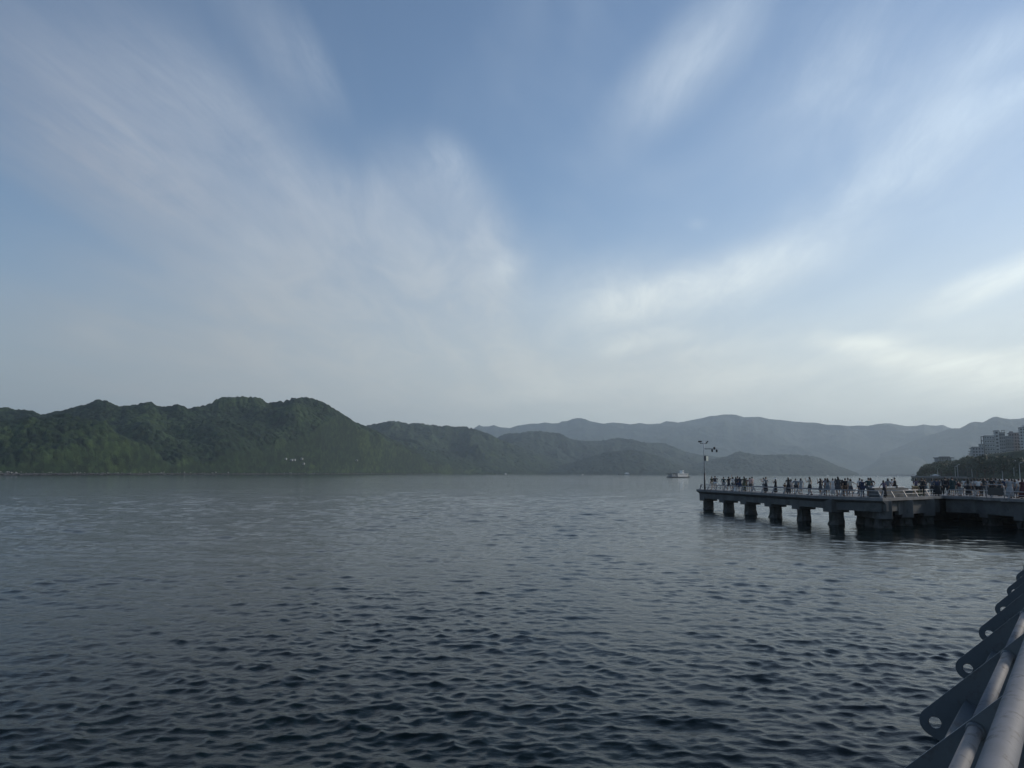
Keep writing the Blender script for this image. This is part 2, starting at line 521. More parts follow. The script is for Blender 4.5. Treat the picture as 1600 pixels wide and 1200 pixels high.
# ------------------------------------------------------------------ water
def make_water():
    # radial rings, denser near the viewer's quay; columns denser over the bay in front
    rr = [0.5, 2.0, 4.0]
    r = 6.0
    while r < 9: rr.append(r); r *= 1.02
    while r < 230: rr.append(r); r *= 1.0034
    while r < 15000: rr.append(r); r *= 1.035
    rr = np.array(rr)
    th = np.concatenate([np.radians(np.arange(-46, 52, 0.115)), np.radians(np.arange(52, 314, 4.0))])
    RR, TH = np.meshgrid(rr, th, indexing='ij')
    X = RR * np.sin(TH); Y = RR * np.cos(TH)
    Z = np.zeros_like(X)
    near = (rr < 236)
    side = (th < np.radians(52))
    ni = np.where(near)[0]; si = np.where(side)[0]
    sub = np.ix_(ni, si)
    x = X[sub].astype(np.float32); y = Y[sub].astype(np.float32)
    cell = (np.maximum(RR[sub] * 0.0034, 0.01)).astype(np.float32)
    z = np.zeros_like(x); dx = np.zeros_like(x); dy = np.zeros_like(x)
    rg = np.random.default_rng(5)
    N = 140
    lam = np.exp(rg.uniform(np.log(0.13), np.log(2.1), N))
    # waves come in roughly towards the quay, spread wide
    head = np.radians(198 + rg.normal(0, 46, N))
    lam[-9:] = rg.uniform(3.0, 7.5, 9)
    head[-9:] = np.radians(200 + rg.normal(0, 18, 9))
    ph = rg.uniform(0, 2 * np.pi, N)
    # wave groups: gusty patches
    gust = np.clip(0.80 + 0.5 * fbm(x / 9.0, y / 14.0, 3, 3) + 0.3 * fbm(x / 60.0, y / 90.0, 2, 8), 0.45, 1.3).astype(np.float32)
    # choppier out in the open bay, away from the lee of the quay
    M2 = 26
    lam = np.concatenate([lam, np.exp(rg.uniform(np.log(1.3), np.log(4.5), M2))])
    head = np.concatenate([head, np.radians(194 + rg.normal(0, 26, M2))])
    ph = np.concatenate([ph, rg.uniform(0, 2 * np.pi, M2)])
    openw = (np.clip((RR[sub] - 24) / 50.0, 0, 1) * np.clip((228 - RR[sub]) / 110.0, 0, 1)).astype(np.float32)
    # the corner behind the pier is sheltered
    gust = gust * (1 - 0.72 * np.exp(-(((x - 40) / 24.0) ** 2 + ((y - 62) / 17.0) ** 2)))
    for i in range(N + M2):
        k = 2 * math.pi / lam[i]
        slope = 0.041 * ((0.36 / lam[i]) ** 0.62 if lam[i] > 0.36 else (lam[i] / 0.36) ** 0.3)
        a = slope / k
        fade = np.clip((lam[i] / cell - 2.0) / 3.0, 0, 1)
        kx = k * math.sin(head[i]); ky = k * math.cos(head[i])
        p = kx * x + ky * y + ph[i]
        am = (a * fade * gust) if i < N else (0.019 / k * fade * gust * openw)
        z += am * np.cos(p)
        s = np.sin(p) * am * 1.5
        dx -= s * math.sin(head[i]); dy -= s * math.cos(head[i])
    Z[sub] = z; X[sub] = x + dx; Y[sub] = y + dy
    m = bpy.data.materials.new('sea_water'); m.use_nodes = True
    g = NG(m.node_tree); b = m.node_tree.nodes['Principled BSDF']
    b.inputs['Base Color'].default_value = (0.0015, 0.0070, 0.0072, 1)
    b.inputs['Roughness'].default_value = 0.05
    b.inputs['IOR'].default_value = 1.20
    b.inputs['Specular Tint'].default_value = (0.90, 1.0, 0.97, 1)
    geo = g.n.new('ShaderNodeNewGeometry').outputs['Position']
    px_, py_, pz_ = g.sep(geo)
    dist = g.vm('LENGTH', geo)
    p2 = g.comb(px_, py_, 0.0)
    fine = g.noise(g.mapping(p2, rot=(0, 0, R(12)), scale=(1.0, 1.5, 1)), 5.5, 4, 0.6)
    mid = g.noise(g.mapping(p2, rot=(0, 0, R(12)), scale=(0.6, 1.5, 1)), 0.9, 4, 0.6)
    big = g.noise(g.mapping(p2, rot=(0, 0, R(8)), scale=(0.5, 1.4, 1)), 0.22, 4, 0.6)
    calm = g.noise(g.mapping(p2, rot=(0, 0, R(4)), scale=(0.25, 1.0, 1)), 0.012, 4, 0.6)
    cm = g.rng(calm, 0.38, 0.62, 0.78, 1.0)
    mid2 = g.noise(g.mapping(p2, rot=(0, 0, R(14)), scale=(0.8, 1.5, 1)), 2.1, 3, 0.6)
    h = g.m('ADD', g.m('ADD', g.m('MULTIPLY', fine, 0.017), g.m('MULTIPLY', mid2, g.rng(dist, 18, 90, 0.006, 0.055))),
            g.m('ADD', g.m('MULTIPLY', mid, g.rng(dist, 30, 120, 0.018, 0.10)), g.m('MULTIPLY', big, g.rng(dist, 45, 260, 0.012, 0.22))))
    shel = g.rng(g.vm('LENGTH', g.vm('MULTIPLY', g.vm('SUBTRACT', p2, (40, 62, 0)), (1 / 34.0, 1 / 24.0, 0))), 0.2, 1.0, 0.22, 1.0)
    h = g.m('MULTIPLY', g.m('MULTIPLY', h, cm), shel)
    bn = g.n.new('ShaderNodeBump'); bn.inputs['Strength'].default_value = 1.0; bn.inputs['Distance'].default_value = 1.0
    g.l.new(h, bn.inputs['Height'])
    g.l.new(bn.outputs[0], b.inputs['Normal'])
    o = grid_mesh('water', X, Y, Z, m, True, wrap=True)
    tag(o, kind='structure')
    # the sea bed keeps the picture closed below
    f = MB().box(-15000, 15000, -15000, 15000, -9.0, -8.5).build('seabed', m_rock)
    tag(f, kind='structure')


make_water()


# ------------------------------------------------------------------ terrain
def interp(pts, xs):
    p = np.array(sorted(pts), dtype=float)
    return np.interp(xs, p[:, 0], p[:, 1])


def hill(name, sil, crestD, shoreD, mat, ncol, nrow, px0, px1, noise_scale, noise_amp, ridges=None, canopy=0.0, canopy_cell=8.0,
         seed=0, slope=0.5, base=0.55, back=1.25, power=0.8, smooth_target=3, label=None, crest_rough=0.0, pow2=1.0):
    """a wooded height field: its skyline, seen from the quay, follows sil (picture points), its foot lies in the water"""
    pxs = np.linspace(px0, px1, ncol)
    c = interp(sil, pxs)
    dC = interp(crestD, pxs); dS = interp(shoreD, pxs)
    # direction of each column at the horizon height
    hy = 738.4 + 0.006 * (pxs - 800)
    tanaz = np.array([ray(a, b).x / ray(a, b).y for a, b in zip(pxs, hy)])
    tanel = np.array([ray(a, b).z / ray(a, b).y for a, b in zip(pxs, c)])      # skyline height per metre of Y
    t = np.concatenate([np.linspace(-0.03, 1.0, nrow) , np.linspace(1.0, back, max(6, nrow // 8))[1:]])
    T, _ = np.meshgrid(t, pxs, indexing='ij')
    Dd = dS[None, :] + T * (dC - dS)[None, :]
    Dd = np.where(T > 1, dC[None, :] * (1 + (T - 1)), Dd)
    X = Dd * tanaz[None, :]; Y = Dd
    crestz = tanel * dC + EYE
    CZ = np.maximum(crestz, 0.5)[None, :]
    u = np.clip(T, 0, 1)
    z = CZ * base * u ** power if ridges else CZ * u ** power
    z = np.where(T > 1, CZ * np.clip(1 - (T - 1) / (back - 1) * 1.1, -0.1, 1), z)
    if ridges:
        soft = 10.0
        acc = z
        for line in ridges:
            P = [at(*p) for p in line]
            best = np.full_like(z, -1e3)
            for a, b2 in zip(P[:-1], P[1:]):
                ax, ay, az_ = a; bx, by, bz = b2
                L2 = (bx - ax) ** 2 + (by - ay) ** 2 + 1e-6
                s = np.clip(((X - ax) * (bx - ax) + (Y - ay) * (by - ay)) / L2, 0, 1)
                dd = np.hypot(X - ax - s * (bx - ax), Y - ay - s * (by - ay))
                hz = az_ + s * (bz - az_)
                wob = 1 + 0.35 * perlin(X / 60.0, Y / 60.0, seed + 3)
                best = np.maximum(best, hz - slope * wob * (np.sqrt(dd * dd + 64) - 8))
            # smooth maximum
            mx = np.maximum(acc, best)
            acc = mx + soft * np.log(np.exp((acc - mx) / soft) + np.exp((best - mx) / soft)) - 0.0
        z = acc
    amp = noise_amp * CZ * (np.clip(u * 4, 0, 1))
    wx = 0.35 * fbm(X / noise_scale * 0.7, Y / noise_scale * 0.7, 2, seed + 40)
    n = ridged(X / noise_scale + wx, Y / (noise_scale * 1.5) + wx, 5, seed, 0.52)
    z = z + amp * (n - 0.1)
    # skyline fit, smoothed so the relief is not striped
    elv = (z - EYE) / Y
    cur = elv[:].max(axis=0)
    want = np.maximum(tanel, 0.0002)
    ratio = want / np.maximum(cur, 0.0004)
    k = np.hanning(2 * smooth_target + 1); k /= k.sum()
    ratio = np.convolve(np.pad(ratio, smooth_target, mode='edge'), k, mode='valid')
    z = (z - EYE) * ratio[None, :] + EYE
    # foot goes under water
    foot = np.clip(T / 0.03, -1, 1)
    ft = np.clip(T / 0.045, 0, 1); z = z * (0.06 + 0.94 * ft * (2 - ft)) + 0.4
    z = np.where(T < 0, -3.0, z)
    z = np.maximum(z, -5)
    if canopy > 0:
        cb = bumps(X, Y, canopy_cell, seed + 77) * canopy + bumps(X + 31, Y + 17, canopy_cell * 0.55, seed + 99) * canopy * 0.45
        patch = np.clip(0.95 + 0.8 * fbm(X / 90, Y / 90, 3, seed + 55), 0.6, 1.3)
        z = z + np.where(T > 0.012, (cb - canopy * 0.5) * patch, 0)
    o = grid_mesh(name, X, Y, z, mat, True)
    tag(o, kind='structure')
    return X, Y, z


SIL_A = [(-400, 668), (-260, 655), (-150, 640), (-60, 634), (0, 638.5), (12, 640), (25, 642.5), (35, 642), (44, 643.5), (52, 647.5), (60, 649.5), (68, 647.5), (75, 645), (90, 643),
         (97, 639), (110, 636.5), (122, 635), (130, 631.5), (140, 627.5), (152, 625.3), (160, 627.5), (170, 632.5), (180, 638), (190, 635),
         (205, 634), (220, 631), (230, 629.6), (233, 632), (243, 637), (255, 637), (265, 634), (273, 632.3), (282, 635), (290, 640.5), (300, 637),
         (315, 635), (325, 630), (333, 624.5), (340, 621.5), (355, 621), (370, 620.6), (385, 621), (396, 620.7), (405, 624), (412, 628.5), (424, 630.2),
         (440, 626.5), (450, 624), (465, 622.8), (480, 622.6), (490, 625.5), (502, 629), (515, 637), (530, 646), (550, 658.5), (565, 665.5), (580, 672),
         (600, 681), (630, 696), (660, 707), (700, 720), (740, 731), (770, 738)]
left_ridges = [
    [(-300, 656, 1180), (-150, 642, 1200), (-60, 637, 1200), (0, 641, 1180), (45, 645, 1180), (70, 655, 1150), (95, 668, 1100)],
    [(-200, 668, 860), (-60, 666, 850), (0, 663, 860), (30, 656, 870), (60, 651, 880), (100, 651, 880), (128, 656, 880), (148, 668, 870), (176, 680, 860), (202, 690, 850), (232, 702, 845), (255, 719, 850)],
    [(-20, 690, 760), (0, 670, 800), (40, 662, 830)],
    [(140, 668, 860), (130, 695, 800), (125, 720, 760)],
    [(70, 660, 870), (60, 690, 790), (50, 715, 740)],
    [(65, 650, 1180), (98, 641, 1190), (130, 633, 1200), (152, 627, 1210), (170, 634, 1210), (182, 640, 1220)],
    [(182, 640, 1220), (205, 636, 1230), (230, 632, 1230), (250, 639, 1230), (273, 635, 1240), (290, 642, 1280), (318, 637, 1330), (336, 624, 1380), (370, 622, 1400), (396, 623, 1400), (412, 630, 1420), (424, 632, 1430), (450, 626, 1440), (482, 624, 1450)],
    [(482, 624, 1450), (503, 631, 1500), (530, 648, 1560), (560, 666, 1650), (600, 683, 1800), (650, 706, 2000), (700, 721, 2200), (745, 733, 2450)],
    [(190, 640, 1210), (205, 652, 1130), (222, 664, 1080)],
    [(482, 624, 1450), (476, 648, 1370), (455, 664, 1330), (430, 680, 1290), (418, 700, 1260)],
    [(476, 648, 1370), (492, 672, 1360), (505, 700, 1400)],
    [(300, 645, 1300), (316, 656, 1210), (332, 672, 1140), (345, 695, 1110), (365, 722, 1120)],
    [(340, 628, 1380), (352, 655, 1260), (372, 668, 1230), (395, 690, 1220)],
    [(505, 634, 1500), (530, 668, 1530), (555, 700, 1640)],
    [(560, 668, 1660), (590, 695, 1800), (612, 720, 1950)],
    [(235, 690, 1080), (262, 700, 1040), (275, 715, 1010)],
]
XA, YA, ZA = hill('hill', SIL_A, [(-400, 1200), (0, 1190), (70, 1190), (180, 1220), (290, 1280), (400, 1400), (490, 1460), (600, 1800), (770, 2600)],
     [(-400, 640), (-150, 640), (0, 690), (100, 760), (200, 850), (270, 960), (370, 1100), (500, 1350), (600, 1650), (700, 2050), (770, 2400)],
     m_forest, 1500, 230, -400, 770, 130, 0.13, left_ridges, canopy=3.3, canopy_cell=8.5, seed=3, slope=0.58, base=0.22, smooth_target=13)

hill('hill', [(440, 700), (480, 690), (520, 678), (560, 668), (585, 663), (600, 660.5), (607, 658.5), (616, 658), (624, 660.5), (636, 662.5), (650, 662), (665, 664), (690, 667), (697, 665), (706, 667.5),
              (722, 667), (738, 670), (750, 674), (765, 679), (780, 687), (810, 697), (850, 712), (900, 726), (960, 738)],
     [(440, 2500), (600, 2700), (780, 3000), (960, 3200)], [(440, 1900), (600, 2150), (780, 2500), (960, 2900)], m_forest, 560, 150, 440, 960, 260, 0.34,
     canopy=4, canopy_cell=12, seed=21, power=0.75, smooth_target=5)
hill('hill', [(560, 682), (580, 682), (600, 687), (622, 689.5), (640, 691), (655, 697), (672, 702), (700, 705), (715, 713), (740, 722), (765, 727), (800, 737)],
     [(560, 2150), (700, 2350), (800, 2450)], [(560, 1800), (700, 2150), (800, 2350)], m_forest, 300, 110, 560, 800, 170, 0.25, canopy=4, canopy_cell=11, seed=31, smooth_target=5)
hill('hill', [(700, 722), (730, 712), (755, 700), (770, 690), (782, 681), (795, 677.5), (812, 677), (828, 674.5), (845, 674), (862, 676.5), (876, 678), (885, 683), (898, 688), (920, 690),
              (945, 689), (957, 686), (966, 684.5), (986, 687), (1005, 691.5), (1020, 692.5), (1040, 693), (1052, 698), (1070, 706), (1095, 711), (1120, 714), (1150, 722), (1190, 738)],
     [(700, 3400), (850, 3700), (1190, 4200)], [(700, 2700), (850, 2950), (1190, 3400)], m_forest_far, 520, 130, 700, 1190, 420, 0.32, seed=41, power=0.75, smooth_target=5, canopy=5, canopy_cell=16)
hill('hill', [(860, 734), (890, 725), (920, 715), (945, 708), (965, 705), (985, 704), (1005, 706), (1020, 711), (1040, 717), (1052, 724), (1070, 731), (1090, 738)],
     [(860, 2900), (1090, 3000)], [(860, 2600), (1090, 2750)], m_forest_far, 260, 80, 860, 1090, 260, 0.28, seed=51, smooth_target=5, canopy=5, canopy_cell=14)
hill('hill', [(1060, 738), (1085, 728), (1110, 719), (1138, 713), (1148, 708), (1158, 706.5), (1168, 708.5), (1185, 711.5), (1220, 711), (1245, 711), (1262, 712), (1280, 715), (1296, 722), (1315, 731), (1342, 741)],
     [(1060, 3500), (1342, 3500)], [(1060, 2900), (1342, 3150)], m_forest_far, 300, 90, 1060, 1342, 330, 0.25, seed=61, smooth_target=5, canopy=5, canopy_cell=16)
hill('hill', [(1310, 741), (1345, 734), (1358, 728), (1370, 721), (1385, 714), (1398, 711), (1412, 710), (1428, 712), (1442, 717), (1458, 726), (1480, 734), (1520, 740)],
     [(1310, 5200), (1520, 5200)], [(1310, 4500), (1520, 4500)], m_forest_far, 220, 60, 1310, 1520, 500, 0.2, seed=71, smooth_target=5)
hill('hill', [(640, 715), (690, 690), (720, 680), (736, 672), (743, 667), (748, 664.2), (754, 666.5), (764, 666), (771, 664), (780, 667.5), (788, 668), (796, 669), (806, 665.5), (816, 664), (828, 662), (840, 662), (852, 660), (862, 661.5), (872, 661.3), (878.5, 658.4), (886, 658), (895, 654.5), (904.7, 653), (914, 654.5), (922, 658),
              (932, 660), (943, 662), (958, 660.2), (970, 661), (986, 663), (1001, 661), (1012, 662.8), (1033, 661.8), (1042, 658), (1052, 658.8), (1061, 660.2), (1072, 658.5), (1084, 656), (1098, 653.5), (1112, 650),
              (1122, 649.5), (1132, 647.6), (1145, 647.6), (1152, 648), (1165, 652), (1178, 651.5), (1190, 651.3), (1204, 654.8), (1225, 656.5), (1245, 659), (1262, 660), (1278, 660.5), (1295, 663.6), (1315, 664.2), (1330, 665.8), (1345, 664.8),
              (1360, 665.5), (1372, 663), (1385, 661.6), (1395, 661.5), (1406, 663.5), (1420, 665.8), (1436, 665.6), (1448, 663), (1458, 664.8), (1468, 665), (1478, 663.8), (1484, 667), (1500, 672), (1540, 690), (1600, 720)],
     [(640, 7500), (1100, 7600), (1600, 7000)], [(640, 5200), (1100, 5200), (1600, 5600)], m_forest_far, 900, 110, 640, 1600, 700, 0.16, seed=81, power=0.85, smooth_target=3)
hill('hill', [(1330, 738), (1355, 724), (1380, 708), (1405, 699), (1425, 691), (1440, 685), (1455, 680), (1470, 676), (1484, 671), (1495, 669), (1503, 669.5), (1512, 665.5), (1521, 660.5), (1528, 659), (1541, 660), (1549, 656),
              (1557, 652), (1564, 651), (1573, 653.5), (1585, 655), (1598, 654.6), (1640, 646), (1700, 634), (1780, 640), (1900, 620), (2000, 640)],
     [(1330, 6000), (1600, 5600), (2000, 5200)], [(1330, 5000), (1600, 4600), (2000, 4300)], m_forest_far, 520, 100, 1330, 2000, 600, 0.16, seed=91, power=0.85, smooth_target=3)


def low_spit():
    """low breakwater of far land at the foot of the distant mountains"""
    m = MB()
    pts = []
    for px in np.arange(1286, 1440, 3.0):
        y = 742.6 if px < 1385 else 742.6 - 1.6 * min(1, (px - 1385) / 15) * (0.7 + 0.3 * math.sin(px * 0.7))
        pts.append((px, y))
    for (a, ya), (b, yb) in zip(pts[:-1], pts[1:]):
        D = 3300
        p = at(a, ya, D); q = at(b, yb, D)
        zz = max(p.z, 2.0) + random.uniform(0, 1.5); zq = max(q.z, 2.0)
        m.add([(p.x, D, -1), (q.x, D, -1), (q.x, D + 8, zq), (p.x, D + 8, zz), (p.x, D + 60, -1), (q.x, D + 60, -1)],
              [(0, 1, 2, 3), (3, 2, 5, 4)])
    o = m.build('breakwater', m_rock)
    tag(o, 'low dark rock breakwater along the far shore under the hazy mountains', 'breakwater')


low_spit()


def shore_rocks():
    """pale boulders and shingle along the foot of the left hill: a beach nobody could count"""
    m = MB(); pale = MB()
    rg = random.Random(4)
    sd = [(-150, 640), (0, 690), (100, 760), (200, 850), (270, 960), (370, 1100), (500, 1350), (600, 1650), (700, 2050)]
    for i in range(6500):
        px = rg.uniform(-140, 690)
        D = float(interp(sd, [px])[0]) + rg.uniform(-12, 4)
        tx = (px - 800) / FOC / 1.0066
        s = rg.uniform(0.5, 1.9)
        clump = math.sin(px * 0.11) + math.sin(px * 0.037 + 2) + rg.uniform(-1.2, 1.0)
        tgt = pale if clump > -1.6 and rg.random() < 0.5 else m
        if tgt is pale: D += rg.uniform(8, 16); s *= 0.55
        x = D * tx
        z = rg.uniform(1.5, 2.9) if tgt is pale else rg.uniform(-0.2, 1.0)
        vs = []
        for a, b, c in ((1, 0, 0), (0, 1, 0), (-1, 0, 0), (0, -1, 0), (0, 0, .8), (0, 0, -.5)):
            vs.append((x + a * s * rg.uniform(.7, 1.5), D + b * s * rg.uniform(.7, 1.3), z + c * s * rg.uniform(.6, 1.1)))
        tgt.add(vs, [(0, 1, 4), (1, 2, 4), (2, 3, 4), (3, 0, 4), (1, 0, 5), (2, 1, 5), (3, 2, 5), (0, 3, 5)])
    tag(m.build('shore_rocks', m_rock), 'dark wet rocks along the foot of the left hill', 'rocks', kind='stuff')
    tag(pale.build('shore_boulders', m_rockpale), 'pale boulders and driftwood line above the dark rocks of the left shore', 'boulders', kind='stuff')


shore_rocks()


def ground_z(X, Y, Z, px, D):
    """height of the left hill near a point"""
    x = D * (px - 800) / FOC
    k = np.argmin((X - x) ** 2 + (Y - D) ** 2)
    return x, D, float(Z.ravel()[k])


def on_hill(px, py):
    """first point of the left hill hit by the line of sight through a picture point"""
    c = int(round((px + 400) / 1170 * (XA.shape[1] - 1)))
    d = ray(px, py); te = d.z / d.y
    e = (ZA[:, c] - EYE) / YA[:, c]
    k = int(np.argmax(e >= te)) if (e >= te).any() else int(np.argmax(e))
    return Vector((float(XA[k, c]), float(YA[k, c]), float(ZA[k, c])))


def hill_houses():
    for i, (px, py, D, w) in enumerate([(446, 722.5, 1300, 3.0), (455, 721.6, 1300, 5.0), (459, 721, 1305, 4.0), (471, 724.5, 1310, 4.0), (474, 727.3, 1300, 3.5), (557, 725.4, 1560, 4.5)]):
        p = on_hill(px, py)
        t = thing('hillside_house', ['tiny white house on the lower slope of the left hill, leftmost of the cluster', 'widest white house in the cluster on the lower hillside',
                                     'white house beside the widest one in the hillside cluster', 'upper of the two right-hand houses of the hillside cluster',
                                     'lowest white house of the hillside cluster above the shore', 'lone white house far right on the green hillside',
                                     'upper of two pale huts above the dark valley mouth', 'lower of two pale huts above the dark valley mouth'][i], 'house',
                  (p.x, p.y - 3, p.z - .6), 0, 'houses on the left hillside')
        MB().box(-w / 2, w / 2, -2, 4, -1.2, 1.2).build('wall', m_wallgrey, t)
        MB().add([(-w / 2 - .3, -2.3, 1.2), (w / 2 + .3, -2.3, 1.2), (w / 2 + .3, 4.3, 1.2), (-w / 2 - .3, 4.3, 1.2), (-w / 2 - .3, 1, 2.0), (w / 2 + .3, 1, 2.0)],
                 [(0, 1, 5, 4), (2, 3, 4, 5), (0, 4, 3), (1, 2, 5), (0, 3, 2, 1)]).build('roof', m_wallgrey, t)
        MB().box(-.4, .4, -2.06, -1.9, 0., .8).build('window', m_window, t)


hill_houses()

# ------------------------------------------------------------------ the pier
ZD = EYE - 2.10            # deck level
LIP = 0.27
EDGE = [(25.2, 105.7), (30.3, 76.4), (33.7, 70.5), (44.1, 79.3), (45.6, 77.0), (45.9, 61.5)]
BACK = [(28.6, 106.3), (33.9, 79.6), (38.5, 87.0), (62.0, 93.0)]


def edge_y(px, line=EDGE):
    """distance Y at which the line of sight of picture column px crosses the near pier edge"""
    t = ray(px, 765).x / ray(px, 765).y
    best = None
    for (ax, ay), (bx, by) in zip(line[:-1], line[1:]):
        # x = t*y
        den = (bx - ax) - t * (by - ay)
        if abs(den) < 1e-9: continue
        s = (t * ay - ax) / den
        if -0.02 <= s <= 1.02:
            y = ay + s * (by - ay)
            if best is None or y < best: best = y
    return best


def build_pier():
    t = thing('pier', 'long concrete pier on piles crowded with people reaching out over the water', 'pier', (33.7, 70.5, 0))
    inv = Vector((-33.7, -70.5, 0))
    def loc(p): return (p[0] - 33.7, p[1] - 70.5)
    land = [(62.0, 93.0), (62, 82)]
    poly = [loc(p) for p in EDGE] + [loc((60, 61.5))] + [loc((62, 93.0))] + [loc(p) for p in BACK[::-1][1:]]
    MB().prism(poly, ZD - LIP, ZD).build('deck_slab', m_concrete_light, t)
    # recessed girder band along each edge, below the overhanging lip
    def inset(line, d):
        out = []
        n = len(line)
        for i in range(n):
            nr = Vector((0, 0))
            for j in (i - 1, i):
                if 0 <= j < n - 1:
                    e = (Vector(line[j + 1]) - Vector(line[j])).normalized()
                    nr += Vector((e.y, -e.x))
            nr.normalize()
            out.append(Vector(line[i]) + nr * d)
        return out
    def band(line, d, z0, z1, th, side=1):
        m = MB()
        ln = inset(line, d * side)
        ln2 = inset(line, (d + th) * side)
        for i in range(len(ln) - 1):
            m.prism([loc(ln[i]), loc(ln[i + 1]), loc(ln2[i + 1]), loc(ln2[i])], z0, z1)
        return m
    # EDGE runs far->near->far: the deck lies to its left
    E2 = EDGE
    def right_in(line):     # which sign moves into the deck
        return line
    # arm girder and fascia
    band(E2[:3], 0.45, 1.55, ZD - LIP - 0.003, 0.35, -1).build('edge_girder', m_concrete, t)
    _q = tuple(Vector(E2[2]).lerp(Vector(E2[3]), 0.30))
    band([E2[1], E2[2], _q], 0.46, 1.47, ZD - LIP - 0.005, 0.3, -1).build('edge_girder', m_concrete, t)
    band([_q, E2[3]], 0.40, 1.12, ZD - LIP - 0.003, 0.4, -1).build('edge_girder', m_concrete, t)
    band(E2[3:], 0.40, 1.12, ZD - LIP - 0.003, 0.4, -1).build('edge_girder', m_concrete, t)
    MB().prism([loc((28.1, 105.2)), loc((27.7, 105.1)), loc((33.0, 78.8)), loc((33.4, 79.0))], 1.55, ZD - LIP - 0.004).build('rear_girder', m_concrete, t)
    # sloping soffit between lip and girder at the arm's edge
    a = [Vector(p) for p in E2[:3]]; bN = inset(E2[:3], -0.449)
    m = MB()
    for i in range(2):
        vs = [(*loc(a[i]), ZD - LIP - 0.002), (*loc(a[i + 1]), ZD - LIP - 0.002), (*loc(bN[i + 1]), ZD - LIP - 0.30), (*loc(bN[i]), ZD - LIP - 0.30), (*loc(bN[i]), ZD - LIP - .002), (*loc(bN[i + 1]), ZD - LIP - .002)]
        m.add(vs, [(0, 1, 2, 3), (0, 3, 4), (1, 5, 2)])
    m.build('soffit_haunch', m_concrete, t)
    # cap + pile rows along the arm
    u = (Vector(E2[1]) - Vector(E2[0])).normalized(); nrm = Vector((-u.y, u.x))
    if nrm.x < 0: nrm = -nrm
    rowpx = [1107, 1138.5, 1172.5, 1211.5, 1255.5, 1306]
    def pile_mesh(w, top, seed):
        rg = random.Random(seed)
        m = MB()
        prof = [(w * 0.62, -8.4), (w * 0.60, -0.6), (w * 0.58, 0.05), (w * 0.53, 0.35), (w * 0.5, 0.7), (w * 0.5, top)]
        vs = []; n = 12
        for r_, z_ in prof:
            for k in range(n):
                aa = 2 * math.pi * (k + .5) / n
                q = max(abs(math.cos(aa)), abs(math.sin(aa)))
                rr = r_ / q * (0.5 + 0.5 * q) * (1 + (rg.uniform(-.07, .07) if z_ < 0.8 else 0))
                vs.append((rr * math.cos(aa), rr * math.sin(aa), z_))
        fs = []
        for i in range(len(prof) - 1):
            for k in range(n):
                fs.append((i * n + k, i * n + (k + 1) % n, (i + 1) * n + (k + 1) % n, (i + 1) * n + k))
        fs.append(tuple((len(prof) - 1) * n + k for k in range(n)))
        m.add(vs, fs)
        # fender block near the water line
        m.box(-w * .72, -w * .4, -w * .2, w * .2, 0.18, 0.62)
        m.box(w * .4, w * .70, -w * .25, w * .15, 0.12, 0.5)
        return m
    for i, px in enumerate(rowpx):
        tt = ray(px, 790).x / ray(px, 790).y
        # centre line of the caps, 1.35 m inside the edge
        c0 = Vector(E2[0]) + nrm * 1.35
        s = (tt * c0.y - c0.x) / (u.x - tt * u.y)
        c = c0 + u * s
        ang = math.atan2(u.y, u.x)
        Mx = Matrix.Translation((c.x - 33.7, c.y - 70.5, 0)) @ Matrix.Rotation(ang, 4, 'Z')
        MB().box(-0.75, 0.75, -0.95, 0.95, 1.22, ZD - LIP - 0.006, mat=Mx).build('pile_cap', m_concrete, t, bevel=0.03)
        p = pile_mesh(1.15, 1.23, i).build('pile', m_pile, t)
        p.location = (c.x - 33.7, c.y - 70.5, 0); p.rotation_euler = (0, 0, ang)
    # caps and piles under the front platform
    def row(pt, dr, L, face_w=1.15, z0=0.82, np_=3, k0=0):
        d = Vector(dr).normalized()
        mid = Vector(pt) + d * (L / 2)
        ang = math.atan2(d.y, d.x)
        Mx = Matrix.Translation((mid.x - 33.7, mid.y - 70.5, 0)) @ Matrix.Rotation(ang, 4, 'Z')
        MB().box(-L / 2, L / 2, -face_w / 2, face_w / 2, z0, ZD - LIP - 0.007, mat=Mx).build('pile_cap', m_concrete, t, bevel=0.03)
        for k in range(np_):
            q = Vector(pt) + d * (0.9 + k * (L - 1.8) / max(1, np_ - 1))
            p = pile_mesh(1.2, z0 + .01, 20 + k0 + k).build('pile', m_pile, t)
            p.location = (q.x - 33.7, q.y - 70.5, 0); p.rotation_euler = (0, 0, ang)
    e = (Vector(E2[3]) - Vector(E2[2])).normalized(); ne = Vector((-e.y, e.x))
    for k, (s, L, n_) in enumerate([(0.9, 6.0, 3), (5.4, 9.0, 3), (10.4, 9.0, 3)]):
        row(Vector(E2[2]) + e * s + ne * 0.16, (0.05, 1), L, np_=n_, k0=10 * k)
    MB().prism([loc((39.6, 79.8)), loc((52.5, 90.3)), loc((52.8, 89.9)), loc((39.9, 79.4))], -8, ZD - LIP - .012).build('shade_wall', m_wall, t)  # walls added to close the bright gaps and keep the underside dark
    MB().prism([loc((50.6, 62)), loc((50.6, 88.5)), loc((51.1, 88.5)), loc((51.1, 62))], -8, ZD - LIP - .013).build('shade_wall', m_wall, t)
    MB().prism([loc((35.2, 78.6)), loc((35.5, 78.3)), loc((38.9, 81.6)), loc((38.5, 81.9))], -8, ZD - LIP - .014).build('shade_wall', m_wall, t)
    for k, y in enumerate((76.0, 70.8, 65.6)):
        row((46.05, y), (1, 0.08), 12.5, 1.2, 0.75, 4, 50 + 10 * k)
    # abutment wall at the back of the platform
    MB().prism([loc((59.0, 58)), loc((59.0, 92)), loc((60.0, 92)), loc((60.0, 58))], -8, ZD - LIP - .01).build('abutment_wall', m_wall, t)
    return t


pier = build_pier()


